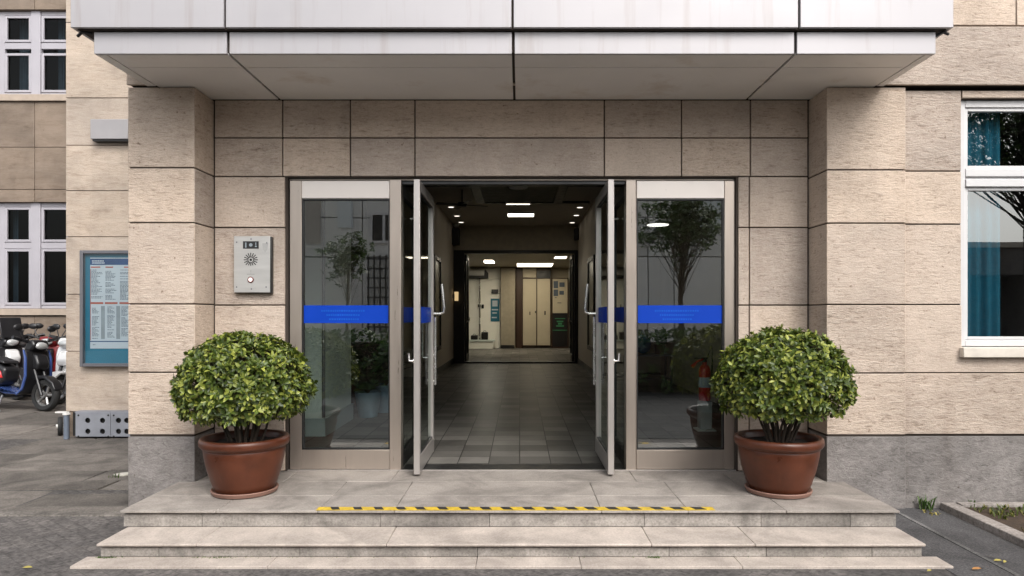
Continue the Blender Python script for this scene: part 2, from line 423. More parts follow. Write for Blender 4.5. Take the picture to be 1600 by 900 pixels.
s = bx(3.285, 3.32, 2.0, 6.10, -.05, .002); structure(s.build('path_joint', granite('joint_concrete', (.09, .088, .088), (.17, .165, .16), (.26, .25, .245), 50, .6, .85, 0, .3), smooth=False))
structure(bx(-40, 40, -12.7, -2.6, -.05, .003).build('forecourt', granite('bounce_concrete', (.38, .36, .33), (.50, .48, .45), (.58, .56, .53), 30, .2, .85, 0, .1), smooth=False))  # unseen pale ground added to bounce fill light under the canopy
structure(bx(-40, 40, -2.59, 3.6, -.05, .001).build('added_road', granite('darkened_asphalt', (.022, .022, .022), (.045, .044, .044), (.08, .08, .08), 70, .4, .85, 0., .5), smooth=False))  # unseen strip added, darkened to dim the ground reflected in the sidelights
k = thing('garden_kerb', 'low pale stone kerb edging the grass bed below the white framed window', 'kerb', (3.8, 5, 0))
kb = MB()
for y0, y1 in ((1.8, 2.95), (2.96, 3.95), (3.96, 4.95), (4.96, 6.085)): kb.box(3.745, 3.87, y0, y1, -.05, .055 + rnd.uniform(-.004, .004))
kb.build('edging', 'kerb', k, bevel=.008)
bx(3.885, 9, 5.99, 6.085, -.05, .06).build('wall_strip', 'kerb', k, bevel=.008)
structure(bx(3.872, 9, 1.8, 5.938, -.05, .050).build('soil_bed', mat('bed_soil', (.05, .032, .02), .95, 0, .4, 14, bump=.8, bscale=40), smooth=False))

def blades(mb, cx, cy, z, n, spread, h, w, lean=.6):
    for _ in range(n):
        a = rnd.uniform(0, 2 * PI); rr = spread * math.sqrt(rnd.random())
        p = Vector((cx + rr * math.cos(a), cy + rr * math.sin(a), z)); hh = h * rnd.uniform(.5, 1.1)
        d = rnd.uniform(0, 2 * PI); t = Vector((math.cos(d), math.sin(d), 0)); sd = Vector((-t.y, t.x, 0)) * w * rnd.uniform(.6, 1.2)
        l = lean * rnd.uniform(.2, 1)
        q = p + Vector((0, 0, hh * .6)) + t * hh * l * .45; e = p + Vector((0, 0, hh * (1 - .4 * l))) + t * hh * l
        mb.add([p - sd * .6, p + sd * .6, q + sd, q - sd, e], [(0, 1, 2, 3), (3, 2, 4)])
gb = MB()
for _ in range(4200):
    x, y = rnd.uniform(3.9, 7.5), rnd.uniform(3.6, 5.92)
    if mnoise.noise((x * 2.3, y * 2.3, 3.)) > -.25: blades(gb, x, y, .048, 3, .03, .055, .007, 1.2)
tag(gb.build('grass', 'grass', smooth=False), 'thin yellowing grass growing in the soil bed behind the kerb', 'grass', kind='stuff')
def weed(px, py, n, h, label):
    Y = H * F / (py - VY); x = X(px, Y); w_ = thing('weed', label, 'weed', (x, Y, 0), 'weeds growing at the foot of the walls')
    m1 = MB(); blades(m1, x, Y, -.004, n, .06, h, .007, .9); m1.build('leaves', 'weed', w_, smooth=False)
    return w_
w1 = weed(1446, 796, 34, .15, 'largest green weed tuft at the corner of the right pillar')
m1 = MB(); blades(m1, X(1450, 5.95), 5.93, -.004, 12, .08, .045, .008, 1.4); m1.build('dry_leaves', 'yellow_leaf', w1, smooth=False)
weed(1512, 793, 22, .11, 'small green weed at the wall end of the kerb')
weed(178, 746, 14, .07, 'tiny green weed in the paving beside the left pillar')
ms = MB()
for _ in range(420):
    px = rnd.choice((rnd.gauss(158, 10), rnd.gauss(165, 14), rnd.gauss(335, 20), rnd.gauss(1022, 6), rnd.uniform(150, 1440)))
    x = X(px, 4.82)
    if -2.99 < x < 2.87: blades(ms, x, 4.822, .004, 2, .016, .016, .004, 1.)
tag(ms.build('moss', 'weed', smooth=False), 'green moss along the foot of the lowest step', 'moss', kind='stuff')
def fallen(px, py, ln, m, label, rot):
    Y = H * F / (py - VY); c = Vector((X(px, Y), Y, .006)); d = Vector((math.cos(rot), math.sin(rot), 0)); e = Vector((-d.y, d.x, 0))
    pts = []
    for t, w in ((-1, 0), (-.5, .26), (0, .36), (.55, .24), (1, 0)):
        for sgn in (-1, 1): pts.append(c + d * t * ln * .4 + e * sgn * w * ln * .33 + Vector((0, 0, .012 * abs(w) * 3 * (1 if sgn > 0 else .4) + .004 * abs(t))))
    m1 = MB(); m1.add(pts, [(0, 1, 3, 2), (2, 3, 5, 4), (4, 5, 7, 6), (6, 7, 9, 8)])
    tag(m1.build('fallen_leaf', m, ang=80), label, 'leaf', 'fallen leaves on the ground')
fallen(1526, 891, .10, 'orange_leaf', 'orange dry leaf lying nearest the steps on the dark path', .2)
fallen(1536, 888, .10, 'orange_leaf', 'orange dry leaf lying right against another one on the dark path', 2.9)
fallen(1546, 872, .09, 'yellow_leaf', 'yellow leaf on the pale path joint', 2.7)
fallen(1559, 878, .08, 'yellow_leaf', 'yellow leaf between two others right of the path joint', .1)
fallen(1570, 880, .07, 'yellow_leaf', 'small yellow leaf farthest right on the dark path', .7)
fallen(43, 889, .085, 'yellow_leaf', 'lone yellow leaf on the worn paving left of the steps', .1)
fallen(1452, 894, .06, 'yellow_leaf', 'greenish yellow leaf before the right end of the lowest strip', .4)
Y = H * F / (743 - VY); ch = MB()
ch.prism([(X(178, Y), Y - .02), (X(186, Y), Y + .05), (X(196, Y), Y + .09), (X(199, Y) + .05, Y + .02), (X(196, Y), Y - .05)], 'z', .0, .02)
tag(ch.build('stone_chip', 'chip', bevel=.004), 'flat pale broken stone chip beside the left pillar', 'stone chip')

# ================================================================== steps
st = thing('entrance_steps', 'wide low stone entrance steps with pale treads and grey risers', 'steps', (0, 5.6, 0))
def slab_row(name, xs, y0, y1, z0, z1, m, bev=.006):
    mb = MB()
    for a, b_ in zip(xs[:-1], xs[1:]): mb.box(a + .0015, b_ - .0015, y0, y1, z0, z1 + rnd.uniform(-.0008, .0008))
    return mb.build(name, m, st, bevel=bev)
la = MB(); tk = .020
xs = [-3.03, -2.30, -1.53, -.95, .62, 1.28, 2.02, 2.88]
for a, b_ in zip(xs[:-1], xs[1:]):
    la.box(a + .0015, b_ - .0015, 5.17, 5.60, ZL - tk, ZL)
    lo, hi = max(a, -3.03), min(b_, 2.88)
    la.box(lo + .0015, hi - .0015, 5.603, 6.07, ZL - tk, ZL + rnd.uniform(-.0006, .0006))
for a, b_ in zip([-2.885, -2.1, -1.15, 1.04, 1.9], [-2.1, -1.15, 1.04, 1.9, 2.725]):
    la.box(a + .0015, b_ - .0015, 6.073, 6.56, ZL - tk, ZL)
la.build('landing', granite('shaded_landing_stone', (.31, .275, .245), (.38, .34, .305), (.44, .395, .355), 75, .42, .6, .16, .1), st, bevel=.005)  # darker than the tread stone: the landing's shade is put into its colour
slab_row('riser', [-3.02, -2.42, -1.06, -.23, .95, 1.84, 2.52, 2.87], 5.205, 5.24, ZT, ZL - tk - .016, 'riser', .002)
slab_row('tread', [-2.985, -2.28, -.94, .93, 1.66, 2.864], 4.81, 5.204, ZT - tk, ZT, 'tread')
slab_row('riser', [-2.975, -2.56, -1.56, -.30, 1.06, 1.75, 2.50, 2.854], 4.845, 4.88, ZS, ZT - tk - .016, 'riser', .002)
slab_row('base_strip', [-3.07, -1.72, -.3, .42, 1.52, 2.96], 4.655, 4.845, -.05, ZS, 'tread', .004)
c = MB(); c.box(-3.015, 2.865, 5.241, 6.07, .0, ZL - tk - .002); c.box(-2.97, 2.85, 4.881, 5.20, 0, ZT - tk - .002); c.box(-2.88, 2.72, 6.073, 6.56, 0, ZL - tk - .002)
c.build('step_core', 'joint', st)  # dark core shows below each nosing as a painted shadow line
ht = thing('hazard_tape', 'yellow and black warning tape along the top step edge', 'tape', (0, 5.2, ZL))
x0, x1 = X(493, 5.17), X(1118, 5.17)
bx(x0, x1, 5.173, 5.262, ZL + .0015, ZL + .003).build('yellow_strip', 'yellow', ht)
n = 18; stp = (x1 - x0) / (n + .6)
for i in range(n):
    a = x0 + stp * (i + .75) + rnd.uniform(-.01, .01); wd = .062 + .022 * i / n
    bk = MB(); bk.prism([(a, 5.19), (a + wd, 5.19), (a + wd - .03, 5.258), (a - .03, 5.258)], 'z', ZL + .0034, ZL + .0044); bk.build('black_dash', 'blacktape', ht)

# ================================================================== office building
ob = thing('office_building', 'beige stone office building with recessed glass entrance under a silver canopy', 'building', (0, 6.5, 0))
w = MB()
rects = []
XL, XR = -2.885, 2.725
cols = [XL, -2.24, -1.60, -.99, .80, 1.53, 2.18, XR]
for a, b_ in zip(cols[:-1], cols[1:]):
    rects.append((a, b_, 3.395, SOF)); rects.append((a, b_, 3.030, 3.395))
zz = [.60, 1.195, 1.815, 2.548, 3.030]
for z0, z1 in zip(zz[:-1], zz[1:]):
    rects.append((XL, -2.215, z0, z1)); rects.append((2.062, 2.17, z0, z1)); rects.append((2.17, XR, z0, z1))
rects += [(XL, -2.215, ZL + .003, .60), (2.062, 2.17, ZL + .003, .60), (2.17, XR, ZL + .003, .60)]
cladding(w, rects, YW)
# right wall with the window
rw = [ZC[0], 1.205, 1.815, 2.535, 3.01, 3.735]
WX0, WX1, WZ0, WZ1 = 3.955, 5.75, 1.44, 3.66
for z0, z1 in zip(rw[:-1], rw[1:]):
    rects2 = [(3.44, WX0, z0, z1)]
    if z1 <= WZ0 or z0 < 1.0: rects2 = [(3.44, 5.9, z0, z1), (5.9, 8.2, z0, z1)]
    elif z0 < WZ0:
        rects2 = [(WX1, 8.2, z0, z1)]; hg_ = .005
        w.prism([(3.445, z0 + hg_), (WX1 - hg_, z0 + hg_), (WX1 - hg_, WZ0 - .10), (WX0, WZ0 - .10), (WX0, z1 - hg_), (3.445, z1 - hg_)], 'y', YR, YR + .03)
    else:
        rects2.append((WX1, 8.2, z0, z1))
        if z0 == rw[-2]: rects2.append((WX0, WX1, WZ1, z1))
    cladding(w, rects2, YR)
# upper storey
uz = [SOF + .003, 4.285, 4.85, 5.5, 6.2, 7.0, 8.0]
for j, (z0, z1) in enumerate(zip(uz[:-1], uz[1:])):
    ux = [-3.49, -2.4, -.6, 1.2, 3.0, 5.6, 8.2] if j % 2 == 0 else [-3.49, -1.6, .2, 2.0, 4.4, 6.5, 8.2]
    cladding(w, [(a, b_, z0, z1) for a, b_ in zip(ux[:-1], ux[1:])], 6.05)
w.build('stone_wall', 'stone', ob, bevel=.004)
core = MB()
core.box(-2.92, XR + .03, YW + .022, 6.70, 3.025, 8.0); core.box(-2.92, -2.20, YW + .022, 6.70, 0, 3.025); core.box(2.05, XR + .03, YW + .022, 6.70, 0, 3.025)
core.box(3.40, WX0, YR + .022, 6.40, 0, 3.73); core.box(WX1, 8.2, YR + .022, 6.40, 0, 3.73); core.box(WX0, WX1, YR + .022, 6.40, 0, WZ0 - .1); core.box(WX0, WX1, YR + .022, 6.40, WZ1, 3.73)
core.box(-3.47, 8.2, 6.072, YW + .02, SOF + .012, 7.98)
core.box(-3.48, -2.93, 6.72, 9.6, 0, 7.98); core.box(8.15, 8.2, 6.41, 31, 0, 7.98); core.box(-3.48, 8.15, 6.72, 31, 4.60, 4.75); core.box(-6.30, -6.2, 15.25, 31, 0, 4.75); core.box(-6.2, -3.48, 9.9, 31, 4.6, 4.75); core.box(-6.2, -3.48, 9.62, 9.68, 0, 4.6)
core.build('wall_core', 'joint', ob)
pl = MB()
cladding(pl, [(3.44, 5.2, -.05, ZC[0] - .010), (5.2, 8.2, -.05, ZC[0] - .010)], YR)
pl.build('plinth', 'granite', ob, bevel=.004)
def pillar(x0, x1, zs, inner):
    m1 = MB(); m2 = MB(); gp = .012
    for z0, z1 in zip(zs[:-1], zs[1:]): m1.box(x0, x1, YP + rnd.uniform(-.001, .001), YW + .02, z0 + gp / 2, z1 - gp / 2)
    o = m1.build('pillar', 'stone', ob, bevel=.005)
    bx(x0 + .012, x1 - .012, YP + .012, YW + .018, zs[0] - .0138, zs[-1] - .004).build('pillar_joint', 'joint', o)
    bx(x0, x1, YP, YW + .02, -.05, zs[0] - .014).build('pillar_plinth', 'granite', o, bevel=.005)
pillar(-3.487, -2.895, ZC + [SOF], 1)
pillar(2.735, 3.436, [.652, 1.205, 1.815, 2.54, 3.015, SOF], -1)
# canopy
cx = [-3.31, -2.268, -.05, 2.146, 3.235]; CF = 5.31
band = MB(); fas = MB(); sof = MB()
for i, (a, b_) in enumerate(zip(cx[:-1], cx[1:])):
    ga = 0 if i == 0 else .011; gb_ = 0 if i == 3 else .011
    band.box(a + ga, b_ - gb_, CF, CF + .03, SOF, 3.925)
    sof.box(a + ga + (.09 if i == 0 else 0), b_ - gb_ - (.075 if i == 3 else 0), CF + .03, 5.606, SOF + .001, SOF + .02)
    sof.box(a + ga + (.09 if i == 0 else 0), b_ - gb_ - (.075 if i == 3 else 0), 5.614, YW - .003, SOF + .001, SOF + .02)
sof.box(-3.31, -3.232, CF + .03, 6.07, SOF + .001, SOF + .02); sof.box(3.172, 3.235, CF + .03, 6.07, SOF + .001, SOF + .02)
band.box(-3.31, -3.28, CF + .03, 6.045, SOF + .021, 3.925); band.box(3.205, 3.235, CF + .03, 6.045, SOF + .021, 3.925)
fx = [-3.454, -2.268, -.055, 2.15, 3.336]
for i, (a, b_) in enumerate(zip(fx[:-1], fx[1:])):
    fas.box(a + (0 if i == 0 else .008), b_ - (0 if i == 3 else .008), 5.25, 5.28, 3.935, 4.80)
fas.box(-3.454, -3.424, 5.28, 6.045, 3.935, 4.80); fas.box(3.306, 3.336, 5.28, 6.045, 3.935, 4.80)
can = fas.build('canopy', 'panel', ob, bevel=.004)
band.build('lower_band', 'panel', can, bevel=.003)
sof.build('soffit', 'panel_soffit', can, bevel=.002)
ci = MB(); ci.box(-3.27, 3.19, CF + .035, 6.045, SOF + .024, 3.93); ci.box(-3.42, 3.30, 5.285, 6.045, 3.932, 4.79); ci.box(-2.87, 2.7, 6.05, YW - .003, SOF + .022, SOF + .04)
ci.build('canopy_core', 'joint', can)
for sx, lab in ((-3.40, 0), (3.29, 0)):
    tb = MB(); tb.tube([(sx - .05, 5.33, 3.90), (sx, 5.31, 3.925), (sx + .06, 5.34, 3.92)], .012, 8); tb.build('corner_bracket', 'black', can)

# ---- glazed entrance
zt, zg1, zg0, zb = 3.000, Z(310, YD), Z(703, YD), ZL + .012
def sidelight(x0, x1, g0, g1, post0, post1, inner_right):
    fr = MB()
    lo, hi = min(x0, post0), max(x1, post1)
    fr.box(x0, g0, YD, YD + .09, zb, zt); fr.box(g1, x1, YD, YD + .09, zb, zt)
    fr.box(g0, g1, YD + .004, YD + .086, zb, zg0)
    fr.box(post0, post1, YD - .012, YD + .11, ZL + .003, zt + .005)
    o = fr.build('sidelight', 'alu', ob, bevel=.004)
    bx(g0 + .001, g1 - .001, YD + .004, YD + .086, zg1 + .001, zt).build('top_rail', 'alu_light', o, bevel=.004)
    ga = MB(); ga.frame(g0, g1, zg0, zg1, .014, YD + .012, YD + .06); ga.build('gasket', 'blackframe', o)
    MB().pane(g0 + .014, g1 - .014, YD + .038, zg0 + .014, zg1 - .014).build('glass', 'glass', o, smooth=False)
    bz0, bz1 = Z(505, YD), Z(477, YD)
    bd = bx(g0 + .014, g1 - .014, YD + .029, YD + .034, bz0, bz1).build('blue_band', 'blue', o, smooth=False)
    tx = MB(); cxm = (g0 + g1) / 2 - .03; 
    for row, wd in enumerate((.42, .32, .27)):
        x = cxm - wd / 2; z = bz1 - .045 - row * .04
        while x < cxm + wd / 2:
            cw = rnd.uniform(.010, .018); tx.box(x, x + cw, YD + .027, YD + .0285, z - .016, z); x += cw + .008
    tx.build('band_lettering', 'bluetext', o, smooth=False)
    return o
sidelight(-2.187, -1.237, -2.077, -1.237 + .0, -1.232, -1.127, True) if False else None
sidelight(-2.187, -1.2335, -2.077, -1.2375, -1.2335, -1.127, True)
sidelight(1.1055, 2.047, 1.1135, 1.95, 1.011, 1.1055, False)
bx(-1.126, 1.010, YD + .03, YD + .09, zt - .03, zt).build('opening_transom', 'blackframe', ob, bevel=.003)
tr = MB(); tr.box(-2.205, 2.055, YD + .02, YD + .10, zt + .006, 3.024)
tr.build('head_rail', 'alu', ob, bevel=.003)
ql = MB(); ql.box(-2.2, 2.05, YD - .03, YD + .0, ZL + .001, ZL + .010)
ql.build('door_sill', 'alu_bright', ob)
bx(-1.12, 1.005, YD + .005, YD + .24, ZL + .003, ZL + .009).build('threshold_mat', 'blackframe', ob)

def leaf(x, sgn):   # sgn=+1: left leaf (opening lies to its right)
    y0, y1, z0, z1, t = 6.245, 7.30, ZL + .02, 2.965, .028
    fr = MB()
    fr.box(x - t, x + t, y0, y0 + .075, z0, z1); fr.box(x - t, x + t, y1 - .075, y1, z0, z1)
    fr.box(x - t + .002, x + t - .002, y0 + .075, y1 - .075, z0, z0 + .16); fr.box(x - t + .002, x + t - .002, y0 + .075, y1 - .075, z1 - .10, z1)
    o = fr.build('door_leaf', 'alu_bright', ob, bevel=.004)
    for q0, q1 in ((z0 + .16, z0 + .172), (z1 - .112, z1 - .10)): bx(x - .018, x + .018, y0 + .075, y1 - .075, q0, q1).build('gasket', 'blackframe', o)
    MB().panex(x, y0 + .076, y1 - .076, z0 + .161, z1 - .101).build('glass', 'glass_leaf', o, smooth=False)
    bx(x - .0045, x + .0045, y0 + .09, y1 - .085, 1.644, 1.80).build('blue_band', 'blue', o, smooth=False)
    tx = MB(); 
    for row in range(3): tx.box(x - .0055, x + .0055, y1 - .35, y1 - .16 - .02 * row, 1.755 - .035 * row, 1.768 - .035 * row)
    tx.build('band_lettering', 'bluetext', o, smooth=False)
    yh = y1 - .05; s1 = sgn
    p = MB(); p.tube([(x + s1 * .03, yh, 1.735), (x + s1 * .10, yh, 1.735), (x + s1 * .135, yh, 1.75), (x + s1 * .142, yh, 1.79), (x + s1 * .115, yh, 2.05)], .016, 12)
    p.build('pull_handle', 'steel', o)
    p = MB(); p.tube([(x + s1 * .045, yh - .005, .98), (x + s1 * .045, yh - .005, 1.70)], .015, 12); p.tube([(x + s1 * .02, yh - .005, 1.30), (x + s1 * .045, yh - .005, 1.30)], .009, 8)
    p.tube([(x + s1 * .02, yh - .005, 1.02), (x + s1 * .045, yh - .005, 1.02)], .009, 8)
    p.build('edge_pull', 'steel', o)
    p = MB(); p.tube([(x - s1 * .02, yh, 1.27), (x - s1 * .085, yh, 1.27), (x - s1 * .09, yh, 1.285), (x - s1 * .09, yh, 1.71), (x - s1 * .085, yh, 1.725), (x - s1 * .02, yh, 1.725)], .010, 10)
    p.build('bar_handle', 'steel', o)
    p = MB(); p.tube([(x - s1 * .02, y0 + .04, 1.30), (x - s1 * .075, y0 + .04, 1.30), (x - s1 * .080, y0 + .04, 1.37)], .012, 10); p.lathe((x - s1 * .03, y0 + .04, 1.30), [(.028, -.006), (.028, .006)], 16, 'x')
    p.build('door_lever', 'steel', o)
    return o
leaf(-.942, 1); leaf(.836, -1)
def return_panel(x, s1):
    fr = MB(); y0, y1 = 6.612, 7.62
    fr.box(x - .03, x + .03, y0, y0 + .05, ZL, zt); fr.box(x - .03, x + .03, y1 - .05, y1, ZL, zt)
    fr.box(x - .028, x + .028, y0 + .05, y1 - .05, ZL, ZL + .14); fr.box(x - .028, x + .028, y0 + .05, y1 - .05, zt - .12, zt)
    o = fr.build('glass_screen', 'blackframe', ob, bevel=.003)
    MB().panex(x, y0 + .051, y1 - .051, ZL + .141, zt - .121).build('glass', 'glass_leaf', o, smooth=False)
    bx(x - .006, x + .006, y0 + .051, y1 - .051, 1.644, 1.80).build('blue_band', 'blue', o, smooth=False)
    b2 = MB(); b2.tube([(x + s1 * .02, 7.1, 2.72), (x + s1 * .10, 7.1, 2.72)], .010, 8); b2.lathe((x + s1 * .10, 7.1, 2.72), [(.045, -.012), (.045, .012)], 16, 'x')
    b2.build('door_stop', 'white', o)
return_panel(-1.16, 1); return_panel(1.045, -1)

# ---- right window
wf = MB(); y0, y1 = YR + .05, YR + .12
zt0, zt1 = Z(292, y0), Z(264, y0)
wf.box(WX0 + .005, WX0 + .065, y0, y1, WZ0, WZ1 - .003); wf.box(WX1 - .065, WX1 - .005, y0, y1, WZ0, WZ1 - .003)
wf.box(WX0 + .065, WX1 - .065, y0, y1, WZ1 - .065, WZ1 - .003); wf.box(WX0 + .065, WX1 - .065, y0, y1, WZ0, WZ0 + .055)
wf.box(WX0 + .065, WX1 - .065, y0 - .012, y1, zt0, (zt0 + zt1) / 2 - .012); wf.box(WX0 + .065, WX1 - .065, y0 - .006, y1, (zt0 + zt1) / 2 + .012, zt1)
wf.box(WX0 + .065, WX1 - .065, y0 + .02, y1, (zt0 + zt1) / 2 - .011, (zt0 + zt1) / 2 + .011)
wf.box(4.86, 4.93, y0, y1, WZ0 + .055, zt0)
wo = wf.build('window', 'pvc', ob, bevel=.005)
ins = MB(); ins.frame(WX0 + .067, WX1 - .067, zt1 + .002, WZ1 - .067, .03, y0 + .015, y1 - .01); ins.frame(WX0 + .067, 4.858, WZ0 + .057, zt0 - .002, .03, y0 + .015, y1 - .01); ins.frame(4.932, WX1 - .067, WZ0 + .057, zt0 - .002, .03, y0 + .015, y1 - .01)
ins.build('sash', 'pvc', wo, bevel=.004)
gl = MB(); gl.pane(WX0 + .098, WX1 - .098, y0 + .04, zt1 + .033, WZ1 - .098); gl.build('pane', 'glass_win', wo, smooth=False)
gl = MB(); gl.pane(WX0 + .098, 4.828, y0 + .04, WZ0 + .088, zt0 - .033); gl.pane(4.963, WX1 - .098, y0 + .04, WZ0 + .088, zt0 - .033); gl.build('pane', 'glass_win', wo, smooth=False)
bx(WX0 - .02, WX1 + .02, YR - .06, YR + .115, WZ0 - .095, WZ0 - .006).build('sill', mat('cream_sill', (.60, .545, .475), .6), wo, bevel=.006)
# curtain behind the window
def curtain(name, x0, x1, y, z0, z1, m, label, cat='curtain', waves=5, amp=.03, group=None):
    mb = MB(); n = waves * 8; vs = []; 
    for i in range(n + 1):
        t = i / n; xx = x0 + (x1 - x0) * t; yy = y + amp * math.sin(t * waves * 2 * PI) * (1 + .3 * math.sin(t * 11))
        vs += [(xx, yy, z0), (xx + rnd.uniform(-.004, .004), yy * .5 + y * .5, z1), (xx, yy + .006, z0), (xx, yy * .5 + y * .5 + .006, z1)]
    fs = []
    for i in range(n):
        a = i * 4; b_ = a + 4; fs += [(a, b_, b_ + 1, a + 1), (a + 2, a + 3, b_ + 3, b_ + 2), (a + 1, b_ + 1, b_ + 3, a + 3), (a, a + 2, b_ + 2, b_)]
    mb.add(vs, fs); o = mb.build(name, m, None, ang=80); tag(o, label, cat, group); return o
curtain('curtain', WX0 + .02, WX0 + .52, 6.36, WZ0 - .05, WZ1, 'curtain', 'teal blue curtain hanging inside the white framed window')
# the room behind that window
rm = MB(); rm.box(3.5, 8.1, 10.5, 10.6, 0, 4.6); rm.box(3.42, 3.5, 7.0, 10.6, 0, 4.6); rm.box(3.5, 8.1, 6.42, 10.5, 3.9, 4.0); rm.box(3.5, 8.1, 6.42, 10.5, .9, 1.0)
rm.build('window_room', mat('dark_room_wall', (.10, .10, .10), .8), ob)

# ================================================================== interior
CEI = 4.39; YC0, YC1 = 15.6, 20.5; CL, CR = -2.0, 1.75
fl = MB(); fl.box(-3.46, 8.1, 6.60, 30.2, .0, ZL); fl.box(-6.2, -3.461, 9.70, 30.2, .0, ZL); fl.build('floor', 'tiles', ob, smooth=False)
ce = MB(); ce.box(-3.46, 3.4, 6.72, 30.2, CEI, CEI + .1); ce.box(-6.2, -3.461, 9.70, 30.2, CEI, CEI + .1); ce.build('ceiling', 'ceil', ob)
def many(name, m, par, boxes, **kw):
    for b in boxes: bx(*b).build(name, m, par, **kw)
many('corridor_wall', 'wall_in', ob, [(CL - .15, CL, YC0, YC1, ZL, CEI), (CR, CR + .15, YC0, YC1, ZL, CEI), (-6.15, CL - .15, YC0 + .6, YC0 + .7, ZL, CEI), (CR + .15, 8, YC0 + .3, YC0 + .4, ZL, CEI), (-4.9, -4.8, 9.7, YC0 + .6, ZL, CEI), (3.28, 3.36, 6.72, YC0 + .3, ZL, CEI)])
many('skirting', 'black', ob, [(CL, CL + .02, YC0, YC1, ZL, ZL + .16), (CR - .02, CR, YC0, YC1, ZL, ZL + .16), (CR + .15, 3.28, YC0 + .28, YC0 + .3, ZL, ZL + .12), (CL - .15, CL, YC0 - .02, YC0, ZL, ZL + .16)])
bk = MB()  # left block of wall behind the sidelight
bk.box(-3.46, -2.39, 8.32, 9.68, ZL + .22, CEI); bo = bk.build('lobby_pier', 'wall_pale', ob)
bx(-3.46, -2.36, 8.29, 9.69, ZL, ZL + .218).build('skirting_tile', 'wall_base', bo)
cr = MB(); cr.tube([(-2.383, 8.3, ZL + .23), (-2.383, 8.3, CEI)], .02, 8); cr.build('pier_corner_trim', 'greymetal', bo)
# end wall with the inner doorway
DX0, DX1, DZ1 = X(728, YC1), X(895, YC1), Z(396, YC1)
ew = MB(); OX0, OX1, OZ = X(709, YC1), X(917, YC1), Z(391, YC1)
ew.box(CL, CR, YC1, YC1 + .12, OZ, CEI); ew.box(CL - .15, OX0, YC1, YC1 + .12, ZL, OZ); ew.box(OX1, CR + .15, YC1, YC1 + .12, ZL, OZ)
ew.box(-6.15, CL - .15, YC1, YC1 + .12, ZL, CEI); ew.box(CR + .15, 8, YC1, YC1 + .12, ZL, CEI)
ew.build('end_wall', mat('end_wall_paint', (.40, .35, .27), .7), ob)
bx(CL, CR, YC1 - .03, YC1, Z(352, YC1), Z(349, YC1)).build('picture_rail', 'wall_in', ob)
dfm = MB(); dfm.box(OX0, DX0 - .05, YC1 - .02, YC1 + .14, ZL, OZ); dfm.box(DX1 + .05, OX1, YC1 - .02, YC1 + .14, ZL, OZ); dfm.box(DX0 - .05, DX1 + .05, YC1 - .02, YC1 + .14, DZ1, OZ); dfm.box(DX0 - .05, DX1 + .05, YC1 - .02, YC1 + .10, ZL + .002, ZL + .05)
idr = dfm.build('inner_door_frame', 'black', ob)
def inner_leaf(x, s1):
    m = MB(); t = .03
    m.box(x - t, x + t, 20.66, 20.74, ZL + .02, DZ1 - .02); m.box(x - t, x + t, 21.5, 21.58, ZL + .02, DZ1 - .02); m.box(x - t, x + t, 20.74, 21.5, ZL + .02, ZL + .25); m.box(x - t, x + t, 20.74, 21.5, DZ1 - .14, DZ1 - .02)
    o = m.build('inner_door_leaf', 'black', ob)
    MB().panex(x, 20.741, 21.499, ZL + .26, DZ1 - .141).build('glass', 'glass_leaf', o, smooth=False)
    t2 = MB(); t2.tube([(x + s1 * .03, 20.8, 1.5), (x + s1 * .10, 20.8, 1.5), (x + s1 * .10, 20.95, 1.62)], .018, 8); t2.build('handle', 'steel', o)
inner_leaf(DX0 - .02, 1); inner_leaf(DX1 + .02, -1)
# back room
YB = 30.0
br_ = MB(); br_.box(-6.15, 8, YB, YB + .15, ZL, CEI); br_.box(-6.15, 8, 20.9, YB, Z(418.5, YB), Z(418.5, YB) + .06)
br_.build('back_wall', 'cream', ob)
def bxp(px0, px1, py0, py1, d, Y=YB): return bx(X(px0, Y), X(px1, Y), Y - d, Y - .003, Z(py1, Y), Z(py0, Y))
def addp(mb, px0, px1, py0, py1, d, Y=YB, back=.003): mb.box(X(px0, Y), X(px1, Y), Y - d, Y - back, Z(py1, Y), Z(py0, Y))
wc = thing('white_cabinet', 'tall cream white double cabinet on the far left of the back room', 'cabinet', (X(750, YB), YB, ZL))
m = MB(); addp(m, 712, 750.4, 437, 543.0, .5); m.build('door', 'creamwhite', wc); m = MB(); addp(m, 751.4, 782, 437, 543.0, .5); m.build('door', 'creamwhite', wc)
m = MB(); addp(m, 712, 782, 419, 436.5, .45); m.build('top_box', 'creamwhite', wc)
for ha in ((730, 732, 476, 484), (748, 750, 476, 480), (753.5, 757, 476, 482)): m = MB(); addp(m, *ha, .56, back=.5); m.build('handle', 'black', wc)
m = MB(); m.tube([(X(751, YB), YB - .58, ZL), (X(751, YB), YB - .58, Z(434, YB))], .035, 8)
tag(m.build('steel_pole', 'steel'), 'thin upright steel pole before the cream white cabinet', 'pole')
ac = thing('wall_air_conditioner', 'white wall air conditioner with dark underside in the back room', 'air conditioner', (X(745, YB), YB - .5, Z(436, YB)))
m = MB(); addp(m, 727, 758, 424, 432, .85, back=.502); m.build('casing', 'white', ac, bevel=.02)
m = MB(); addp(m, 727, 764, 433, 436, .83, back=.502); m.build('vent', 'black', ac); m = MB(); m.prism([(X(757.5, YB), Z(433, YB)), (X(764, YB), Z(433, YB)), (X(764, YB), Z(428, YB)), (X(759, YB), Z(422, YB))], 'y', YB - .8, YB - .502); m.build('side_bracket', 'black', ac)
tp = thing('teal_poster', 'teal poster with white picture beside the cream white cabinet', 'poster', (X(774, YB), YB - .51, Z(502, YB)))
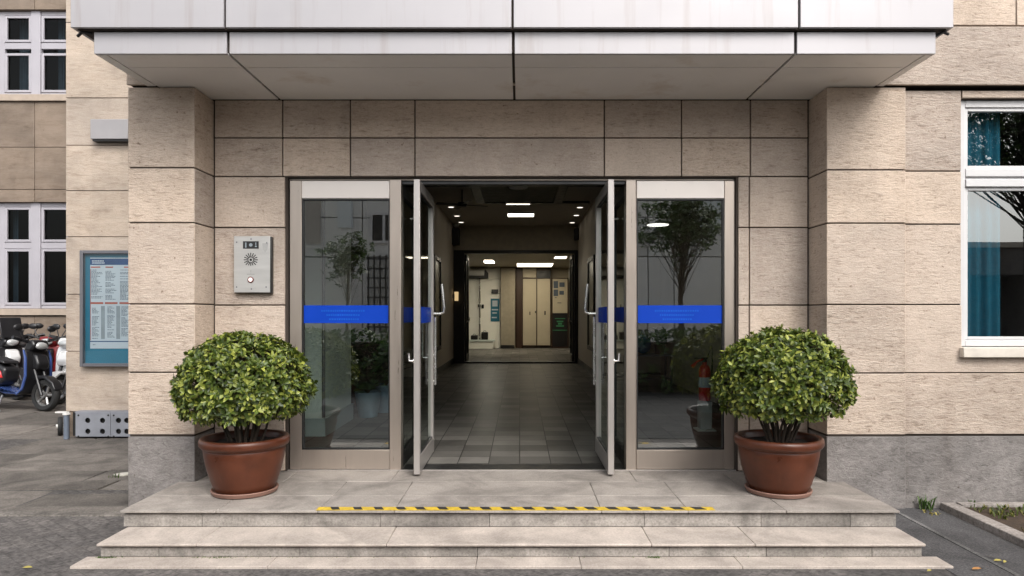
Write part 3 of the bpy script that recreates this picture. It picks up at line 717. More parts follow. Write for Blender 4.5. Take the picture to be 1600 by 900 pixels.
m = MB(); addp(m, 767.5, 781, 467, 502, .52, back=.502); m.build('sheet', 'tealposter', tp); m = MB(); addp(m, 770, 778, 470, 479, .53, back=.521); addp(m, 769, 779, 483, 485, .53, back=.521); addp(m, 770, 777, 488, 490, .53, back=.521); addp(m, 769, 777, 495, 497, .53, back=.521); m.build('print', 'paper', tp)
m = MB(); addp(m, 769, 779, 453, 459, .60, back=.502); tag(m.build('switch_box', 'black', bevel=.01), 'small black box on the wall above the teal poster', 'box')
for a, b_, t_, lb in ((722, 734, 518, 'black case at the left foot of the cream white cabinet'), (738, 748, 523, 'low dark bag at the middle foot of the cream white cabinet'), (754, 764, 518, 'square black case right of the steel pole')):
    cs = thing('equipment_case', lb, 'case', (X((a + b_) / 2, YB), YB - .9, Z(530, YB)), 'black cases by the cream white cabinet')
    m = MB(); addp(m, a, b_, t_, 529.3, .95, back=.60); m.build('case_body', 'black', cs, bevel=.03)
    m = MB(); cxm = X((a + b_) / 2, YB); m.tube([(cxm - .06, YB - .8, Z(t_, YB)), (cxm - .04, YB - .8, Z(t_, YB) + .05), (cxm + .04, YB - .8, Z(t_, YB) + .05), (cxm + .06, YB - .8, Z(t_, YB))], .012, 6); m.build('grip', 'greymetal', cs)
bn = thing('low_bench', 'low grey bench board under the black cases in the back room', 'bench', (X(752, YB), YB - .8, ZL))
m = MB(); addp(m, 724, 774, 529.6, 532, 1.0, back=.56); m.build('board', 'wall_pale', bn); m = MB(); addp(m, 726, 772, 532.3, 543, .95, back=.62); m.build('front_panel', 'creamwhite', bn)
clm = MB(); addp(clm, 783, 805, 419, 543.0, .7); co = clm.build('column', mat('taupe_column', (.30, .26, .19), .6), ob); m = MB(); addp(m, 783.5, 804, 538, 543, .72, back=.702); m.build('column_base', 'black', co)
m = MB(); addp(m, 806, 816, 419, 543, .35); m.build('wood_panel', 'wood', ob)
cab = thing('tall_cupboard', 'tall cream cupboard with two doors and top lockers in the back room', 'cupboard', (X(838, YB), YB, ZL))
m = MB(); addp(m, 816.2, 860, 419, 540.5, .40); m.build('carcass', 'wood', cab)
for a, b_, t_, bt in ((817, 837.6, 436.5, 539), (839, 859, 436.5, 539), (817, 837.6, 420, 434.5)):
    m = MB(); addp(m, a, b_, t_, bt, .43, back=.401); d = m.build('cupboard_door', 'cream', cab, bevel=.01)
    if t_ > 430: mm = MB(); addp(mm, (835.5 if a < 830 else 850), (837 if a < 830 else 852), 486, 489, .46, back=.431); addp(mm, (827 if a < 830 else 850), (828.5 if a < 830 else 852), 487, 492, .45, back=.431); mm.build('knob', 'black', d)
m = MB(); addp(m, 838.5, 859.5, 424.5, 435.5, .43, back=.401); m.build('dark_locker_door', 'black', cab)
ns = thing('information_stand', 'tall notice stand with pale sheet above a black panel', 'notice board', (X(874, YB), YB - .5, ZL))
m = MB(); m.frame(X(861, YB), X(887, YB), Z(542.5, YB), Z(435, YB), .04, YB - .5, YB - .42); m.build('frame', 'wood', ns)
m = MB(); addp(m, 862.5, 885.5, 437, 489, .48, back=.44); m.build('pale_sheet', 'cream', ns)
m = MB(); addp(m, 864, 871, 440, 451, .49, back=.481); addp(m, 873, 881, 442, 449, .49, back=.481); addp(m, 864, 871, 453, 463, .49, back=.481); addp(m, 873, 880, 455, 461, .49, back=.481); addp(m, 866, 869, 465, 466, .49, back=.481); addp(m, 870, 876, 473, 474, .49, back=.481); m.build('print', 'ink', ns)
m = MB(); addp(m, 862, 886, 489.5, 541, .482, back=.43); m.build('black_panel', 'black', ns)
m = MB(); addp(m, 866, 882, 497, 498.2, .492, back=.4825); addp(m, 869, 879, 501, 503, .492, back=.4825); addp(m, 871, 877, 504, 507, .492, back=.4825); addp(m, 868, 880, 508, 510, .492, back=.4825); addp(m, 862.5, 885.5, 515, 516, .492, back=.4825); m.build('green_print', 'greenprint', ns)
m = MB(); addp(m, 888, 894, 419, 542, .30); m.build('pale_door_edge', 'creamwhite', ob)
m = MB(); addp(m, 890.5, 893, 484, 491, .40, back=.302); tag(m.build('door_handle_box', 'black', bevel=.01), 'small black lock box on the pale door edge at right', 'lock')
# ceiling lamps
def lamp(px0, px1, py0, py1, zc, m, name, label, group):
    Ya = (zc - H) * F / (VY - py0); Yb_ = (zc - H) * F / (VY - py1); 
    Y0, Y1 = sorted((Ya, Yb_)); Ym = (Y0 + Y1) / 2; 
    if Y1 - Y0 < .25: Y0, Y1 = Ym - .13, Ym + .13
    x0, x1 = X(px0, Ym), X(px1, Ym)
    t = thing(name, label, 'ceiling lamp', ((x0 + x1) / 2, Ym, zc), group)
    fm = MB(); 
    fm.box(x0 - .02, x0, Y0 - .02, Y1 + .02, zc - .05, zc - .002); fm.box(x1, x1 + .02, Y0 - .02, Y1 + .02, zc - .05, zc - .002); fm.box(x0, x1, Y0 - .02, Y0, zc - .05, zc - .002); fm.box(x0, x1, Y1, Y1 + .02, zc - .05, zc - .002)
    fm.build('frame', 'white', t); bx(x0, x1, Y0, Y1, zc - .045, zc - .004).build('diffuser', m, t)
lamp(791, 828, 314, 316.5, CEI, 'lamp', 'corridor_lamp', 'narrow rectangular ceiling lamp nearer the entrance', 'rectangular lamps on the corridor ceiling')
lamp(793.5, 834, 331, 336, CEI, 'lamp', 'corridor_lamp', 'brightest rectangular ceiling lamp deeper in the corridor', 'rectangular lamps on the corridor ceiling')
BZ = Z(418.5, YB)
lamp(808, 863, 410, 415, BZ, 'lamp_far', 'strip_lamp', 'long bright strip lamp on the back room ceiling', 'strip lamps on the back room ceiling')
lamp(866.5, 885, 399, 402, BZ, 'lamp_far', 'strip_lamp', 'short strip lamp at the right of the back room ceiling', 'strip lamps on the back room ceiling')
lamp(757, 772, 406, 409, BZ, 'lamp_left', 'strip_lamp', 'small square lamp at the left of the back room ceiling', 'strip lamps on the back room ceiling')
def down(px, py, zc, label):
    Y = (zc - H) * F / (VY - py); x = X(px, Y)
    t = thing('downlight', label, 'downlight', (x, Y, zc), 'round downlights on the corridor ceiling')
    m = MB(); m.lathe((x, Y, zc), [(.085, -.002), (.10, -.02), (.075, -.03), (.07, -.012)], 20); m.build('ring', 'white', t)
    m = MB(); m.lathe((x, Y, zc), [(.069, -.028), (.069, -.006)], 20); m.build('bulb', 'spot', t)
down(705, 322, CEI, 'left downlight nearest the entrance, beside the dark ceiling fan')
down(714, 336, CEI, 'middle downlight of the left row in the corridor')
down(720.5, 346, CEI, 'left downlight closest to the inner doorway')
down(906, 322.5, CEI, 'right downlight nearest the entrance')
down(900.5, 335, CEI, 'middle downlight of the right row in the corridor')
down(894, 346.5, CEI, 'right downlight closest to the inner doorway')
# dark beams and panel on the lobby ceiling
many('ceiling_beam', 'black', ob, [(-4.7, 3.2, 13.75, 14.0, CEI - .06, CEI - .002), (-1.02, -.82, 14.0, 16.1, CEI - .05, CEI - .002), (.80, 1.0, 14.0, 16.1, CEI - .05, CEI - .002), (-.82, 2.0 - .35, 16.1, 16.22, CEI - .05, CEI - .002)]); bx(-.81, .79, 14.01, 16.09, CEI - .03, CEI - .002).build('ceiling_panel', mat('dark_ceiling_panel', (.05, .055, .035), .6), ob)
Yo = 11.0; ol = thing('disc_lamp', 'lit oval looking disc lamp hanging in the lobby behind the right glass', 'ceiling lamp', (X(1028, Yo), Yo, CEI))
m = MB(); m.lathe((X(1028, Yo), Yo, Z(352, Yo)), [(0, 0), (.17, 0), (.172, .006), (.0, .008)], 28); m.build('diffuser', 'lamp_lobby', ol)
m = MB(); m.lathe((X(1028, Yo), Yo, Z(352, Yo)), [(.178, .010), (.178, .03), (.05, .05), (0, .05)], 28); m.tube([(X(1028, Yo), Yo, Z(352, Yo) + .06), (X(1028, Yo), Yo, CEI - .003)], .01, 6); m.build('shade', 'white', ol)
rl = thing('round_ceiling_lamp', 'unlit pale round lamp hanging nearest the doorway', 'ceiling lamp', (X(810, 13), 13, CEI))
m = MB(); m.lathe((X(810, 13), 13, Z(294, 13)), [(.0, -.01), (.17, .0), (.19, .03), (.15, .05), (0, .05)], 24); m.build('bowl', 'white', rl); m = MB(); m.lathe((X(810, 13), 13, Z(294, 13)), [(.17, .051), (.15, CEI - Z(294, 13) - .003)], 20); m.build('mount', 'black', rl)
Yf = 14.6; fn = thing('ceiling_fan', 'dark ceiling fan with four blades on a thin rod', 'fan', (X(722, Yf), Yf, CEI))
fxc, fzc = X(722, Yf), Z(320, Yf)
m = MB(); m.tube([(fxc, Yf, fzc + .05), (fxc, Yf, CEI - .003)], .015, 8); m.build('rod', 'black', fn)
m = MB(); m.lathe((fxc, Yf, fzc), [(0, -.05), (.09, -.04), (.11, 0), (.09, .05), (0, .06)], 20); m.build('motor', 'black', fn)
for q in range(4):
    a = q * PI / 2 + .35; mt = Matrix.Translation((fxc, Yf, fzc)) @ Matrix.Rotation(a, 4, 'Z') @ Matrix.Rotation(.2, 4, 'X')
    m = MB(); m.box(.09, .56, -.06, .06, -.006, .006, mt); m.build('blade', 'black', fn, bevel=.01)
# pictures, boxes on the corridor walls
def wallframe(x, s1, Y0, Y1, z0, z1, label):
    t = thing('picture_frame', label, 'picture frame', (x, (Y0 + Y1) / 2, z0), 'tall dark frames on the corridor walls')
    m = MB(); a, b_ = (x, x + s1 * .05)
    m.box(a, b_, Y0, Y0 + .1, z0, z1); m.box(a, b_, Y1 - .1, Y1, z0, z1); m.box(a, b_, Y0 + .1, Y1 - .1, z0, z0 + .1); m.box(a, b_, Y0 + .1, Y1 - .1, z1 - .1, z1); m.build('frame', 'black', t)
    bx(a, x + s1 * .02, Y0 + .1, Y1 - .1, z0 + .1, z1 - .1).build('picture', mat('dim_print', (.10, .09, .07), .35, 0, .5, 1.5), t)
wallframe(CL + .002, 1, 15.75, 17.0, .85, 3.1, 'tall dark picture frame on the left corridor wall')
wallframe(CR - .002, -1, 15.75, 17.2, .85, 3.1, 'tall dark picture frame on the right corridor wall')
m = bx(CL + .003, CL + .22, 20.1, 20.38, Z(383, 20.2), Z(357, 20.2)); tag(m.build('wall_speaker', 'black', bevel=.02), 'black speaker box high on the left end of the corridor', 'speaker')
m = bx(CR - .14, CR - .003, 20.1, 20.38, Z(375, 20.2), Z(357, 20.2)); tag(m.build('wall_speaker', 'black', bevel=.02), 'slimmer black speaker box high at the right corridor end', 'speaker')
sg = thing('wall_light', 'small warm wall light by the inner doorway', 'wall light', (CL + .1, 20.3, Z(470, 20.3)))
m = MB(); m.lathe((CL + .12, 20.3, 0), [(.055, Z(470, 20.3)), (.06, Z(456, 20.3))], 14); m.build('shade', emit('dim_shade', (1, .7, .35), .35), sg); bx(CL + .003, CL + .07, 20.27, 20.33, Z(466, 20.3), Z(460, 20.3)).build('bracket', 'greymetal', sg)
sc_ = thing('security_camera', 'small white dome camera under the corridor ceiling at left', 'camera', (CL + .1, 20.3, Z(351, 20.3)))
m = MB(); m.sphere((CL + .12, 20.2, Z(351, 20.2)), .09); m.build('dome', 'white', sc_); bx(CL + .003, CL + .1, 20.17, 20.23, Z(351, 20.2), Z(346, 20.2)).build('mount', 'white', sc_)

# ---- lobby things behind the sidelights
Ye = 8.75; ex = X(1101, Ye)
stn = thing('extinguisher_stand', 'pale grey stand under the red fire extinguisher', 'stand', (ex, Ye, ZL))
m = MB(); m.box(ex - .075, ex + .075, Ye - .08, Ye + .08, ZL + .02, Z(627, Ye)); m.build('post', mat('pale_grey_stand', (.55, .58, .56), .5), stn, bevel=.01); bx(ex - .12, ex + .12, Ye - .12, Ye + .12, ZL + .001, ZL + .02).build('foot', 'wall_pale', stn, bevel=.006)
fe = thing('fire_extinguisher', 'red fire extinguisher on a pale grey stand behind the right glass', 'fire extinguisher', (ex, Ye, Z(626, Ye)))
zb0 = Z(626, Ye) + .003; m = MB(); m.lathe((ex, Ye, zb0), [(.0, 0), (.07, .0), (.075, .02), (.075, .38), (.06, .43), (.03, .46), (.028, .49)], 24); cy = m.build('cylinder', 'red', fe)
m = MB(); m.lathe((ex, Ye, zb0), [(.0758, .17), (.0758, .30)], 24, caps=False); m.build('instruction_label', 'paper', cy)
m = MB(); m.lathe((ex, Ye, zb0), [(.03, .491), (.03, .53)], 12); m.box(ex - .13, ex + .03, Ye - .015, Ye + .015, zb0 + .535, zb0 + .55); m.build('valve', 'black', fe)
m = MB(); m.tube([(ex + .0, Ye, zb0 + .53), (ex - .10, Ye - .02, zb0 + .50), (ex - .17, Ye - .03, zb0 + .43)], [.012, .012, .026], 10); m.build('nozzle', 'red', fe)
m = MB(); m.tube([(ex + .03, Ye, zb0 + .53), (ex + .09, Ye, zb0 + .70), (ex + .10, Ye, zb0 + .5), (ex + .085, Ye, zb0 + .25)], .012, 10); m.build('hose', 'blackframe', fe)
Yt = 13.2; tb = thing('side_table', 'dark low table in the lobby behind the right glass', 'table', (X(1022, Yt), Yt, ZL))
tx0, tx1, tz = X(985, Yt), X(1047, Yt), Z(553, Yt)
bx(tx0, tx1, Yt - .3, Yt + .3, tz - .03, tz).build('table_top', 'greymetal', tb, bevel=.005)
for a in (tx0 + .03, tx1 - .03):
    for b_ in (Yt - .26, Yt + .26): bx(a - .02, a + .02, b_ - .02, b_ + .02, ZL, tz - .031).build('leg', 'black', tb)
bx(tx0 + .05, tx1 - .05, Yt - .2, Yt + .25, ZL + .25, ZL + .28).build('shelf', 'black', tb)
bg = thing('blue_bag', 'blue cloth bag on the dark table behind the right glass', 'bag', (X(1006, Yt), Yt, tz))
m = MB(); m.sphere((X(1004, Yt), Yt, tz + .19), (.17, .13, .185), 14, 10); m.build('bag_body', 'bag_blue', bg); m = MB(); m.tube([(X(1000, Yt), Yt, tz + .34), (X(1004, Yt), Yt, tz + .46), (X(1009, Yt), Yt, tz + .34)], .012, 6); m.build('strap', 'bag_blue', bg)
def rosette(mb, c, n, L, Wd, up, tilt=.7):
    up = Vector(up).normalized(); a = up.orthogonal().normalized(); b_ = up.cross(a); ph = rnd.uniform(0, 6.28)
    for i in range(n):
        t = ph + i * 2.4 + rnd.uniform(-.3, .3); el = tilt + rnd.uniform(-.45, .45)
        d = (a * math.cos(t) + b_ * math.sin(t)) * math.cos(el) + up * math.sin(el)
        sd = d.cross(up); sd = sd.normalized() if sd.length > .01 else a; nn = sd.cross(d)
        l = L * rnd.uniform(.65, 1.15); wv = Wd * rnd.uniform(.8, 1.15); p = Vector(c) + d * l * .1
        mb.add([p, p + d * l * .35 + sd * wv * .5 + nn * wv * .18, p + d * l * .35 - nn * wv * .06, p + d * l * .35 - sd * wv * .5 + nn * wv * .18,
                p + d * l * .72 + sd * wv * .42 + nn * wv * .05, p + d * l * .72 - nn * wv * .16, p + d * l * .72 - sd * wv * .42 + nn * wv * .05, p + d * l - nn * wv * .30],
               [(0, 2, 1), (0, 3, 2), (1, 2, 5, 4), (2, 3, 6, 5), (4, 5, 7), (5, 6, 7)])
def houseplant(px, Y, zbase, potr, poth, h, sp, m_pot, label, nfr=26, group=None, L=None):
    x = X(px, Y); t = thing('house_plant', label, 'plant', (x, Y, zbase), group)
    m = MB(); m.lathe((x, Y, zbase), [(potr * .7, 0), (potr, poth), (potr * .88, poth), (potr * .8, poth - .03), (0, poth - .03)], 24); m.build('pot', m_pot, t)
    fo = MB(); sm = MB()
    for i in range(nfr):
        a = rnd.uniform(0, 6.28); rr = sp * rnd.uniform(.3, 1); hh = h * rnd.uniform(.35, 1)
        p0 = Vector((x, Y, zbase + poth - .03)); p2 = Vector((x + rr * math.cos(a), Y + rr * math.sin(a), zbase + poth + hh * .75)); p1 = (p0 + p2) / 2 + Vector((0, 0, hh * .35))
        pts = [p0 * (1 - u) ** 2 + p1 * 2 * u * (1 - u) + p2 * u * u for u in [q / 8 for q in range(9)]]
        sm.tube(pts, [.006 - .0005 * q for q in range(9)], 5)
        for q in range(2, 9):
            d = (pts[q] - pts[q - 1]).normalized(); sd = d.cross(Vector((0, 0, 1))); sd = sd.normalized() if sd.length > .01 else Vector((1, 0, 0))
            for sg_ in (-1, 1):
                L = .16 * (1.1 - q / 10) ; e = (sd * sg_ + d * .5 + Vector((0, 0, -.25))).normalized(); wv = d * .022
                fo.add([pts[q] - wv, pts[q] + wv, pts[q] + e * L * .6 + wv, pts[q] + e * L, pts[q] + e * L * .6 - wv], [(0, 1, 2, 4), (4, 2, 3)])
    fo.build('fronds', 'fern', t, smooth=False); sm.build('stems', 'stem', t)
    return t
houseplant(575, 9.9, ZL, .19, .36, .62, .40, mat('blue_grey_pot', (.16, .24, .29), .4), 'dark fern in a blue grey pot on the lobby floor', 30, 'plants in the lobby')
houseplant(603, 10.4, ZL, .22, .42, .9, .42, mat('slate_pot', (.14, .22, .28), .4), 'larger leafy fern in a slate pot beside the left door post', 34, 'plants in the lobby')
houseplant(556, 11.2, ZL, .17, .5, 1.0, .45, 'pot', 'tall fern in a brown pot at the back of the lobby', 30, 'plants in the lobby')
houseplant(1031, Yt, tz, .12, .18, .45, .26, 'pot', 'bushy plant in a small brown pot on the dark table', 26, 'plants in the lobby')

# ================================================================== wall things
YI = YW; ic = thing('intercom', 'stainless steel door intercom panel on the stone beside the entrance', 'intercom', (X(394, YI), YI, Z(458, YI)))
ix0, ix1, iz0, iz1 = X(365.5, YI - .06), X(422, YI - .06), Z(457, YI - .06), Z(369, YI - .06)
bx(ix0 + .004, ix1 + .012, YI - .055, YI - .001, iz0 - .006, iz1 - .004).build('back_box', 'blackframe', ic, bevel=.004)
fp = bx(ix0, ix1, YI - .062, YI - .056, iz0, iz1).build('face_plate', mat('satin_steel', (.50, .49, .47), .42, .55, .06, 4, stretch=(1, 1, 9)), ic, bevel=.0025)
yi = YI - .062; ipx = lambda p: ix0 + (p - 365.5) / 56.5 * (ix1 - ix0); ipz = lambda p: iz1 - (p - 369) / 88. * (iz1 - iz0)
dsp = bx(ipx(380), ipx(404.5), yi - .004, yi - .0005, ipz(388.5), ipz(377)).build('display', 'blackframe', ic, bevel=.001)
m = MB(); cx1, cz1 = ipx(392.3), ipz(382.8)
m.lathe((cx1, yi - .004, cz1), [(.016, .0005), (.016, .002), (.0, .002)], 16, 'y'); m.box(ipx(383.5), ipx(385.5), yi - .0058, yi - .0045, ipz(387), ipz(379)); m.box(ipx(399.5), ipx(400.8), yi - .0058, yi - .0045, ipz(383), ipz(379)); m.prism([(ipx(398.5), ipz(386)), (ipx(402), ipz(386)), (ipx(401), ipz(383.8)), (ipx(399.5), ipz(383.8))], 'y', yi - .0058, yi - .0045)
m.build('display_icons', 'inkgrey', dsp)
m = MB(); gx, gz = ipx(392), ipz(406)
for i in range(16):
    a = PI / 2 + i * 2 * PI / 16; r0, r1 = .022, .066 if i not in (7, 8, 9) else .056
    mt = Matrix.Translation((gx, yi, gz)) @ Matrix.Rotation(-a, 4, 'Y'); m.box(r0, r1, -.0012, -.0002, -.0042, .0042, mt)
m.lathe((gx, yi, gz), [(.012, .0), (.012, .0012), (0, .0012)], 14, 'y')
m.build('speaker_grille', 'dark', ic, smooth=False)
bx0, bz0 = ipx(392), ipz(437)
m = MB(); m.lathe((bx0, yi, bz0), [(.029, .0), (.029, .006), (.022, .009), (.018, .009)], 28, 'y', caps=False); m.build('button_ring', mat('dark_red_ring', (.10, .02, .02), .35), ic)
m = MB(); m.lathe((bx0, yi, bz0), [(.0185, .0), (.0185, .010), (.014, .013), (0, .013)], 24, 'y'); m.build('call_button', emit('lit_button', (1, .80, .74), 1.0), ic)
m = MB()
for px, py in ((370, 378.5), (417, 379.5), (370, 448.5), (416, 448.5), (393, 451.5), (392.5, 373.5)): m.lathe((ipx(px), yi, ipz(py)), [(.007, .0), (.007, .002), (0, .003)], 12, 'y')
m.build('screws', 'greymetal', ic)
m = MB(); m.prism([(ipx(410), ipz(380)), (ipx(419), ipz(380)), (ipx(418), ipz(390)), (ipx(414.5), ipz(394)), (ipx(411), ipz(390))], 'y', yi - .0006, yi - .0002); m.box(ipx(386), ipx(398), yi - .0008, yi - .0002, ipz(429.2), ipz(428)); m.box(ipx(391.6), ipx(392.6), yi - .0008, yi - .0002, ipz(425), ipz(422)); m.box(ipx(391.6), ipx(392.6), yi - .0008, yi - .0002, ipz(427.5), ipz(426)); m.build('engraving', mat('etched_steel', (.36, .355, .345), .5, .3), ic)

# ---- side wing (left, set back)
YS_ = 9.6
sw = thing('side_wing', 'set back pale stone wing at left carrying the notice board', 'building', (-4.9, YS_, 0))
x0, x1 = X(103, YS_), -3.40
zs = [Z(p, YS_) for p in (643, 549, 460, 370, 298, 227, 153, 35, -60, -170, -290)]
m = MB(); rects = []
for j, (a, b_) in enumerate(zip(zs[:-1], zs[1:])):
    rects.append((x0, x1, a, b_))
for a0, a1, b0, b1 in rects:
    m.box(a0, a1, YS_ + rnd.uniform(-.001, .001), YS_ + .2, b0 + .005, b1 - .005)
m.build('stone_wall', stone('wing_stone', (.36, .28, .215), (.52, .425, .345), (.60, .505, .42), s=(6, 6, 28), bump=.4), sw, bevel=.004)
m = MB(); m.box(x0 + .012, x1, YS_ + .015, 15.2, -.05, zs[-1] - .01); m.build('wall_core', 'stone_rear', sw)
m = MB(); m.box(x0 + .06, x1, YS_ + .03, YS_ + .5, -.05, zs[0]); m.build('base_recess', 'dark', sw)
vb = thing('vent_box', 'low blue grey metal box with round holes at the wall foot', 'vent box', (-5.6, YS_ - .1, 0))
vy = YS_ - .16; vz0, vz1 = .035, Z(644.5, vy)
pcs = [(X(118, vy), X(172.5, vy)), (X(173.2, vy), X(214, vy) + .1)]
for a, b_ in pcs:
    import bmesh
    bm_ = bmesh.new(); edges = []
    def loop(pts):
        vs = [bm_.verts.new(p) for p in pts]; edges.extend(bm_.edges.new((vs[i], vs[(i + 1) % len(vs)])) for i in range(len(vs)))
    loop([(a, vy, vz0), (b_, vy, vz0), (b_, vy, vz1), (a, vy, vz1)])
    wdt = b_ - a
    hx = [X(137, vy), X(160, vy)] if a < X(150, vy) else [X(185, vy), X(198, vy), X(210, vy)]
    for hxx in hx:
        for hz in (Z(657, vy), Z(674, vy)):
            loop([(hxx + .037 * math.cos(t), vy, hz + .037 * math.sin(t)) for t in [2 * PI * q / 20 for q in range(20)]])
    bmesh.ops.triangle_fill(bm_, use_beauty=True, use_dissolve=False, edges=edges)
    r = bmesh.ops.extrude_face_region(bm_, geom=bm_.faces[:]); bmesh.ops.translate(bm_, verts=[v for v in r['geom'] if isinstance(v, bmesh.types.BMVert)], vec=(0, .012, 0))
    bmesh.ops.recalc_face_normals(bm_, faces=bm_.faces[:])
    p = MB(); p.v = [tuple(v.co) for v in bm_.verts]; bm_.verts.index_update(); p.f = [tuple(v.index for v in f.verts) for f in bm_.faces]; bm_.free()
    o = p.build('front_plate', 'ventplate', vb, smooth=False)
    sc2 = MB()
    for sx in (a + .04, b_ - .03):
        for sz in (Z(649, vy), Z(682, vy)): sc2.lathe((sx, vy, sz), [(.014, 0), (.012, .004), (0, .005)], 10, 'y')
    sc2.build('screw', 'black', o)
m = MB(); m.box(X(110, vy), pcs[-1][1], vy + .05, YS_ - .002, vz0, vz1 - .003); m.build('box_body', 'dark', vb)
m = MB(); m.box(X(116, vy), pcs[-1][1], vy + .0125, YS_ - .002, vz1 - .003, vz1 + .012); m.build('lid', 'ventplate', vb)
bp_ = thing('short_post', 'short blue grey steel post with cap beside the vent box', 'post', (X(104, 9.45), 9.45, 0))
m = MB(); px_ = X(104, 9.45); m.tube([(px_, 9.45, .0), (px_, 9.45, Z(648, 9.45))], .036, 12); m.build('tube', mat('blue_grey_post', (.16, .19, .24), .45, .2), bp_); m = MB(); m.lathe((px_, 9.45, Z(648, 9.45)), [(.05, 0), (.05, .02), (.0, .03)], 14); m.box(px_ - .14, px_ + .02, 9.42, 9.48, Z(645, 9.45), Z(643, 9.45)); m.build('cap', 'white', bp_)
wt = thing('loose_wheel', 'small pale spoked wheel leaning behind the short post', 'wheel', (X(95, 9.7), 9.72, 0))
wx, wz = X(94.5, 9.72), .135; m = MB(); m.lathe((wx, 9.72, wz), [(.09, -.03), (.125, -.03), (.135, -.01), (.135, .01), (.125, .03), (.09, .03), (.09, -.03)], 26, 'x', caps=False); m.build('tyre', 'tyre', wt); m = MB(); m.lathe((wx, 9.72, wz), [(.03, -.05), (.03, .05)], 12, 'x')
for i in range(5):
    a = i * 2 * PI / 5; m.tube([(wx + .02, 9.72 + .02 * math.cos(a), wz + .02 * math.sin(a)), (wx + .02, 9.72 + .09 * math.cos(a), wz + .09 * math.sin(a))], .012, 6)
m.build('rim', 'white', wt)
for o in [wt]: o.rotation_euler.z = math.radians(35)
# grey wall box
wb = thing('wall_box', 'plain grey metal box fixed high on the set back wing', 'box', (X(170, 9.5), YS_, Z(218, 9.5)))
bx(X(141, 9.48), X(200, 9.48), 9.48, YS_ - .001, Z(217, 9.48), Z(186, 9.48)).build('casing', 'greybox', wb, bevel=.006)
bx(X(142, 9.48) + .01, X(200, 9.48) - .01, 9.50, YS_ - .001, Z(217, 9.48) - .025, Z(217, 9.48) - .001).build('base_lip', 'blackframe', wb)
# notice board
YN = 9.50; nb = thing('notice_board', 'glazed teal notice board with pale printed sheet on the stone wing', 'notice board', (-5.6, YN, Z(573, YN)))
nx0, nx1, nz0, nz1 = X(124, YN), X(124, YN) + 1.15, Z(573, YN), Z(391, YN)
m = MB(); m.frame(nx0, nx1, nz0, nz1, .045, YN, YS_ - .001); fo_ = m.build('frame', 'greymetal', nb, bevel=.005)
bx(nx0 + .045, nx1 - .045, YN + .06, YS_ - .002, nz0 + .045, nz1 - .045).build('backing', 'teal', nb)
nX = lambda p: X(p, YN); nZ = lambda p: Z(p, YN); yy = YN + .0585
sx1 = nx1 - .12
sh = bx(nX(137), sx1, yy - .002, yy + .001, nZ(545), nZ(402)).build('printed_sheet', 'paper', nb)
q = MB(); q.box(nX(137), sx1, yy - .0035, yy - .0021, nZ(413.5), nZ(403.5)); q.box(nX(137), sx1, yy - .0035, yy - .0021, nZ(534.5), nZ(533)); q.build('header', 'navy', sh)
q = MB(); 
for r_, wd in ((406.2, 18), (409.4, 18)):
    xx = 140
    while xx < 140 + wd: cw = rnd.uniform(1, 2.6); q.box(nX(xx), nX(xx + cw), yy - .005, yy - .0036, nZ(r_ + 2.1), nZ(r_)); xx += cw + .7
q.build('header_lettering', 'paper', sh)
q = MB(); q.box(nX(138), nX(157.5), yy - .0035, yy - .0021, nZ(475), nZ(472)); q.box(nX(160), nX(180), yy - .0035, yy - .0021, nZ(475), nZ(472)); q.box(nX(183), sx1, yy - .0035, yy - .0021, nZ(475), nZ(472)); q.box(nX(138), nX(153), yy - .0035, yy - .0021, nZ(418), nZ(416)); q.box(nX(161), nX(173), yy - .0035, yy - .0021, nZ(418), nZ(416)); q.box(nX(190), nX(205), yy - .0035, yy - .0021, nZ(418), nZ(416)); q.box(nX(137.1), nX(137.8), yy - .0035, yy - .0021, nZ(532), nZ(420)); q.build('red_headings', 'inkred', sh)
q = MB(); 
def lines(x0_, x1_, y0_, y1_, step, dens=.85):
    y_ = y0_
    while y_ < y1_:
        if rnd.random() < dens:
            xx = x0_; end = x0_ + (x1_ - x0_) * rnd.uniform(.45, 1)
            while xx < end:
                cw = rnd.uniform(1.2, 4); q.box(nX(xx), nX(min(xx + cw, end)), yy - .0035, yy - .0021, nZ(y_ + step * .45), nZ(y_)); xx += cw + .7
        y_ += step
for a in (138.5, 161, 184): lines(a, a + 18, 421, 469, 2.0)
for a, b_ in ((140, 152), (164, 176), (186, 198)): lines(a, b_, 479, 530, 1.9)
lines(141, 147, 538.5, 541, 2)
q.build('text_lines', 'ink', sh, smooth=False)
q = MB()
for a in (154, 178, 200): q.box(nX(a), nX(a + 6), yy - .0035, yy - .0021, nZ(530), nZ(478))
q.build('grey_columns', 'inkgrey', sh)
MB().pane(nx0 + .045, nx1 - .045, YN + .014, nz0 + .045, nz1 - .045).build('glazing', glass('board_glass', (.9, .93, .93), .04, .4), nb, smooth=False)

